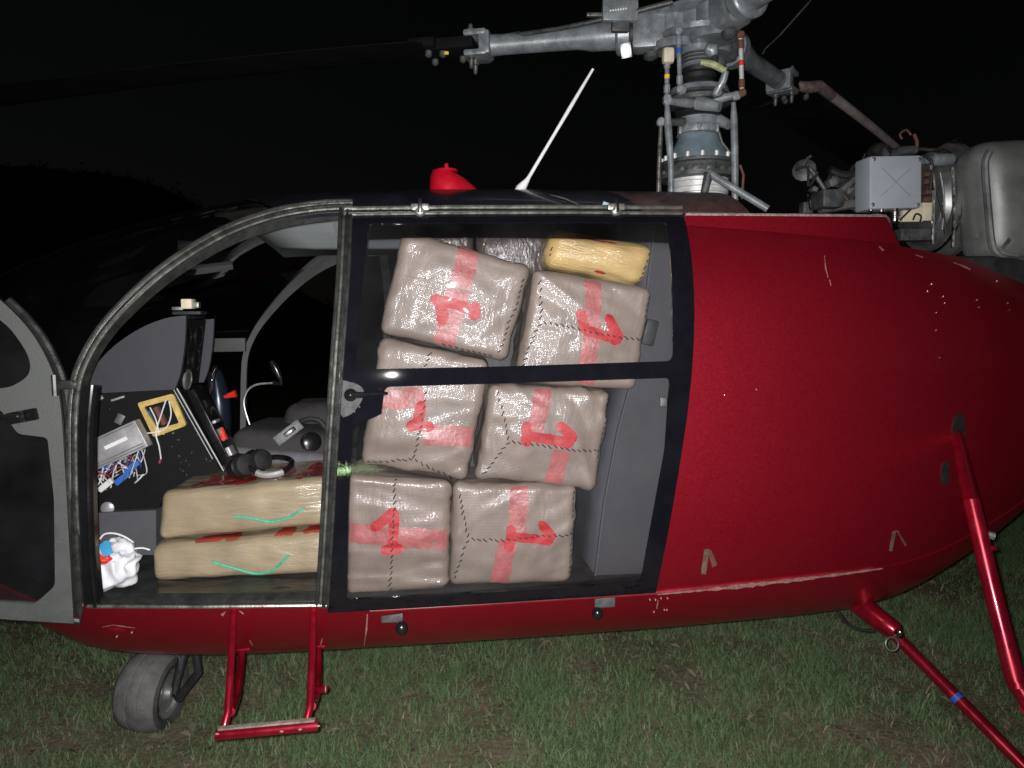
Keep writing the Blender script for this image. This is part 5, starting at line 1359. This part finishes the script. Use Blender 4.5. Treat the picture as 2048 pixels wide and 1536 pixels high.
for i in range(26):
    x0 = rg.uniform(1585, 1905); y0 = rg.uniform(335, 425) if x0 < 1740 else rg.uniform(300, 500)
    pts = [(x0, y0)]
    for k in range(3):
        pts.append((pts[-1][0] + rg.uniform(-38, 38), min(max(pts[-1][1] + rg.uniform(-40, 40), 300), 420 if x0 < 1760 else 500)))
    yy = rg.uniform(-.02, .22)
    mb = MB(); mb.tube([PY(*p, yy) for p in smooth_line(pts, 5)], rg.uniform(.004, .011), 7); mb.build('engine_hose', (HEADD, RUBBER, BRUSHD, BROWN)[i % 4] if i % 7 else CHROME, EN)
for i in range(14):
    q = (rg.uniform(1600, 1735), rg.uniform(350, 420)); mb = MB(); mb.box(PY(q[0], q[1], rg.uniform(.0, .2)), (rg.uniform(.02, .07), .05, rg.uniform(.02, .06)), Matrix.Rotation(rg.uniform(-.6, .6), 3, 'Y'), bev=.006); mb.build('engine_bracket', (HEADD, BRUSHD)[i % 2], EN)
c = PY(1610, 345, .08); mb = MB(); mb.lathe(c, (-.5, -.8, .2), [(0, .02), (.01, .045), (.03, .05), (.04, .03)], 14); mb.build('oil_filter', HEADD, EN)
c = PY(1655, 400, .0); mb = MB(); mb.box(c, (.10, .12, .08), bev=.02); mb.build('accessory_gearbox', HEADD, EN)
# rounded steel shroud, riveted rim on its lower corner
shq = [(1926, 282), (2330, 268), (2330, 545), (1950, 528)]
shr = RBox([(1958, 274), (2330, 262), (2330, 545), (1976, 530)], -.42, .22, r=.10, amp=.003, bulge=.03, fr=5, ys=[-.34, -.42, -.42, -.34])
so = shr.mesh('engine_shroud', M('dull shroud metal', (.19, .20, .195), .5, .35, var=.35, vs=5, bump=.05, bs=50), EN, n=26)
rim = smooth_line([(1976, 292), (1964, 320), (1964, 360), (1969, 420), (1977, 480), (1988, 508), (2016, 524), (2080, 530), (2300, 536)], 6)
mb = MB(); mb.tube([shr.surf(p[0], p[1], .006) for p in rim], .014, 8); rm_ = mb.build('shroud_rim', BRUSH, so)
mb = MB(); mb.add(*shr.ribbon(smooth_line([(1978, 490), (1988, 508), (2008, 518), (2040, 524)], 5), 18, .010, False)); mb.build('rim_plate', STEEL_RIM, so, fix=False)
for q in ((1976, 480), (1982, 496), (1992, 509), (2006, 517), (2022, 522), (2040, 525), (1972, 455), (1970, 430)):
    mb = MB(); mb.ball(shr.surf(q[0], q[1], .014), .0045, (1, .6, 1), 8); mb.build('rivet', CHROME if q[0] < 1945 else BRUSHD, so)
mb = MB(); mb.box(shr.surf(2010, 487, .006), (.05, .004, .016), Matrix.Rotation(R(-50), 3, 'Y'), bev=.002); mb.build('shroud_clip', BRUSH, so)
# side cowl under the shroud: the tail fairing skin behind the engine
mb = MB(); mb.box((2.15, 0, zd - .26), (1.5, .72, .26), bev=.05); mb.build('engine_bay', M('dark bay metal', (.03, .03, .03), .6, .2, var=.5, vs=12), HELI)  # dark metal with uneven random tone

# ================================================================== UNDERCARRIAGE
def wheel(name, c, ax, RT_, wd, parent, label=None):
    W = empty(name, (c[0], c[1], c[2] - RT_), parent=parent)
    ax = Vector(ax).normalized(); c = Vector(c); h = wd / 2
    mb = MB(); mb.lathe(c, ax, [(-h * .72, RT_ * .56), (-h * .95, RT_ * .68), (-h, RT_ * .80), (-h * .82, RT_ * .92), (-h * .5, RT_ * .985), (-h * .28, RT_ * 1.0), (-h * .25, RT_ * .985), (-h * .2, RT_), (h * .2, RT_), (h * .25, RT_ * .985), (h * .28, RT_), (h * .5, RT_ * .985), (h * .82, RT_ * .92), (h, RT_ * .80), (h * .95, RT_ * .68), (h * .72, RT_ * .56)], 48)
    ty = mb.build('tyre', TYRE, W)
    for s in (-1, 1):
        mb = MB(); vs = []; fs = []; u = ax.cross(Vector((0, 0, 1))).normalized(); v = ax.cross(u); prf = [(.735, .57), (.96, .68), (1.006, .80), (.90, .885)]
        for hh, rr_ in prf:
            for k in range(48):
                t = 2 * math.pi * k / 48; vs.append(c + ax * s * h * (hh + .004) + (u * math.cos(t) + v * math.sin(t)) * RT_ * (rr_ + .004))
        for i in range(3):
            for k in range(48): fs.append((i*48 + k, i*48 + (k+1) % 48, (i+1)*48 + (k+1) % 48, (i+1)*48 + k))
        mb.add(vs, fs); mb.build('sidewall', TYRED, ty)
    for s in (-1, 1):
        mb = MB(); a = ax * s
        mb.lathe(c, a, [(h * .55, RT_ * .30), (h * .70, RT_ * .50), (h * .86, RT_ * .56), (h * .90, RT_ * .58), (h * .88, RT_ * .50), (h * .6, RT_ * .46), (h * .6, RT_ * .2), (h * .98, RT_ * .17), (h * 1.02, RT_ * .02)], 32); mb.build('rim', STEEL_RIM, W)
        u = a.cross(Vector((0, 0, 1))).normalized(); v = a.cross(u)
        for k in range(6):
            t = 2 * math.pi * k / 6; mb = MB(); mb.lathe(c + a * h * .58 + (u * math.cos(t) + v * math.sin(t)) * RT_ * .36, a, [(0, .008), (.008, .008), (.010, .004)], 8); mb.build('wheel_nut', BRUSH, W)
    return W
NW = PY(300, 1388, .0)
NRT = .163
nc = Vector((NW.x + .0, .02, NRT - .02))
sw_ = R(-9); nax = Vector((math.cos(sw_), math.sin(sw_), -.08))
NG = wheel('nose_wheel', nc, nax, NRT, .19, HELI)
mb = MB(); q = nax.normalized() * .10
mb.tube([nc + q, nc + q + Vector((.03, .04, .15)), nc + Vector((.10, .06, .25)), nc + Vector((.10, .08, .55))], [.018, .022, .032, .04], 10); mb.tube([nc - q * .2, nc + q], .016, 10); mb.build('nose_fork', RUBBER, NG)
mb = MB(); mb.tube([nc + q * 1.1, nc + q * 1.4 + Vector((.0, -.02, .16)), nc + q * 1.1 + Vector((-.02, 0, .30))], .005, 6); mb.build('brake_line', HEADD, NG)
mb = MB(); mb.tube([nc + q * 1.0 + Vector((.02, -.02, -.02)), nc + q * 1.8 + Vector((.03, 0, .1)), nc + q * 1.5 + Vector((.04, .0, .26))], .02, 8); mb.build('shimmy_damper', RUBBER, NG)
# boarding step
S = empty('boarding_step', PY(540, 1470, -1.12), parent=HELI)
YS = -1.10
def st_tube(name, pts, r, mat=RED_TUBE): mb = MB(); mb.tube(pts, r, 14); return mb.build(name, mat, S)
hA = hit(467, 1222); hB = hit(627, 1222)
k1 = PY(456, 1425, YS); k2 = PY(620, 1414, YS)
st_tube('upright', [hA, PY(462, 1330, (hA.y + YS) / 2 - .01), k1, PY(446, 1462, YS - .02)], .0112)
st_tube('upright', [hB, PY(624, 1320, (hB.y + YS) / 2 - .01), k2, PY(612, 1446, YS - .02)], .0112)
tread = st_tube('tread', [PY(432, 1470, YS - .04), PY(636, 1451, YS - .04)], .0150)
mb = MB(); mb.box((PY(432, 1466, YS - .04) + PY(636, 1446, YS - .04)) / 2 + Vector((0, 0, .0115)), ((PY(636, 1451, YS) - PY(432, 1470, YS)).length * .93, .020, .005), Matrix.Rotation(-math.atan2(PY(636, 1451, YS).z - PY(432, 1470, YS).z, PY(636, 1451, YS).x - PY(432, 1470, YS).x), 3, 'Y'), bev=.002); mb.build('tread_grip', M('dusty grit strip', (.22, .19, .16), .9, 0, var=.5, vs=50, bump=.5, bs=200), tread)
for q in ((434, 1468), (636, 1452), (563, 1463), (600, 1459)):
    c = PY(q[0], q[1], YS - .055); mb = MB(); mb.ball(c, .0045, (1.3, .4, .7), 8); mb.build('paint_chip', SCRATCH, tread)
def under(px, py, y): return PY(px, py, y)
bk1 = [under(484, 1300, -.66), under(482, 1330, -.72), under(474, 1390, -.92), k1 + Vector((.005, .01, -.005))]
bk2 = [under(636, 1296, -.66), under(637, 1340, -.74), under(634, 1385, -.92), k2 + Vector((.004, .01, -.004))]
st_tube('rear_stay', smooth_line([tuple(p) for p in bk1], 4), .0125); st_tube('rear_stay', smooth_line([tuple(p) for p in bk2], 4), .0115)
st_tube('stub', [PY(632, 1380, -.92), PY(652, 1378, -.94)], .011)
mb = MB(); mb.lathe(PY(651, 1378, -.94), (1, 0, 0), [(0, .0118), (.003, .0118)], 12); mb.build('stub_end', SCRATCH, S)
for q in ((487, 1300), (638, 1294)):
    mb = MB(); c = hit(q[0], q[1] - 6); mb.box(c + Vector((0, -.004, -.004)), (.045, .02, .008), bev=.002); mb.build('stay_flange', RED_TUBE, S)
# main gear: two struts meeting at the wheel out of frame on the right
MG = empty('main_gear', (2.05, -1.35, 0), parent=HELI)
hub = Vector((2.02, -1.42, .235))
sA = hit(1914, 872); kn = PY(2030, 1360, -1.18)
mb = MB(); mb.tube([sA + Vector((0, .05, .04)), sA, PY(1945, 1010, -.98)], [.019, .021, .026], 14); mb.tube([PY(1943, 1000, -.975), PY(1985, 1180, -1.08), kn, PY(2062, 1410, -1.22)], [.026, .026, .028, .028], 14)
ms = mb.build('oleo_strut', RED_TUBE, MG)
mb = MB(); c = PY(1962, 1070, -1.01); mb.tube([c + Vector((-.01, 0, .01)), c + Vector((.03, -.02, .0))], .012, 8); mb.build('grease_nipple', BRUSHD, ms)
for q in ((1976, 1098, -1.03), (2036, 1372, -1.19)):
    c = PY(*q); d = (kn - PY(1943, 1000, -.975)).normalized(); mb = MB(); mb.lathe(c - d * .006, d, [(0, .0282), (.012, .0282)], 18); mb.build('strut_collar', RED_TUBE, ms)
a0_ = PY(1715, 1205, -.40); a1_ = PY(1790, 1270, -.56); a2_ = PY(2048, 1532, -.98); a3_ = PY(2180, 1668, -1.15)
mb = MB(); mb.tube([a0_ + (a0_ - a1_) * .5, a0_, PY(1765, 1245, -.51), PY(1790, 1262, -.555), PY(1797, 1272, -.57)], [.043, .043, .040, .034, .02], 16); sk = mb.build('strut_socket', RED_TUBE, MG)
mb = MB(); mb.tube([a1_, a2_, a3_], .0215, 14); ls = mb.build('lower_strut', RED_TUBE, MG)
t0 = a1_.lerp(a2_, .50); t1 = a1_.lerp(a2_, .535); mb = MB(); mb.tube([t0, t1], .0222, 14); mb.build('blue_band', BLUE, ls)
c = PY(1784, 1288, -.61); mb = MB(); mb.tube([c + Vector((.024 * math.cos(a), .006 * math.sin(a), .024 * math.sin(a))) for a in np.linspace(0, 2*math.pi, 20, endpoint=False)], .003, 7, closed=True); mb.build('pin_ring', BRUSH, sk)
mb = MB(); mb.ball(PY(1800, 1264, -.61), .010); mb.lathe(PY(1795, 1268, -.60), (.3, -.8, .4), [(0, .018), (.012, .018), (.016, .008)], 10); mb.build('strut_pin', CHROME, sk)
mb = MB(); mb.tube([PY(*p, -.45) for p in smooth_line([(1676, 1222), (1690, 1243), (1715, 1258), (1748, 1262)], 5)], .006, 7); mb.build('brake_hose', RUBBER, sk)
wc = Vector((a3_.x + .06, a3_.y - .06, .21))
WM = wheel('main_wheel', wc, (.05, 1, 0), .215, .17, HELI)
mb = MB(); mb.tube([a3_, wc + Vector((0, .05, 0))], .03, 12); mb.tube([PY(2062, 1410, -1.22), wc + Vector((0, .08, .12)), wc + Vector((0, .05, 0))], .034, 12); mb.build('axle_leg', RED_TUBE, MG)

# ================================================================== a second torch's pool of light on the grass behind the photographer, mirrored in the door window
hg = hit(690, 952); nn = pod_n(hg); dd = (hg - CAM).normalized(); rf_ = dd - nn * 2 * dd.dot(nn)
tg = hg + rf_ * ((hg.z - .02) / -rf_.z) if rf_.z < -.02 else Vector((-.5, -6, 0))
spot('torch_light', (tg.x + .15, tg.y + .25, 1.05), (tg.x, tg.y, .1), 16000, 40, 1.0, .012, (1, 1, .95))   # a colleague's torch pointed at the grass behind the photographer
g2 = grass_patch('torch_grass', 9000, (tg.x - .9, tg.x + .7, tg.y - .7, tg.y + .6), 21, GR, .10, .26); g2.name = 'grass'
tag(g2, 'tall grass tuft lit by a torch behind the photographer', 'grass', kind='stuff')
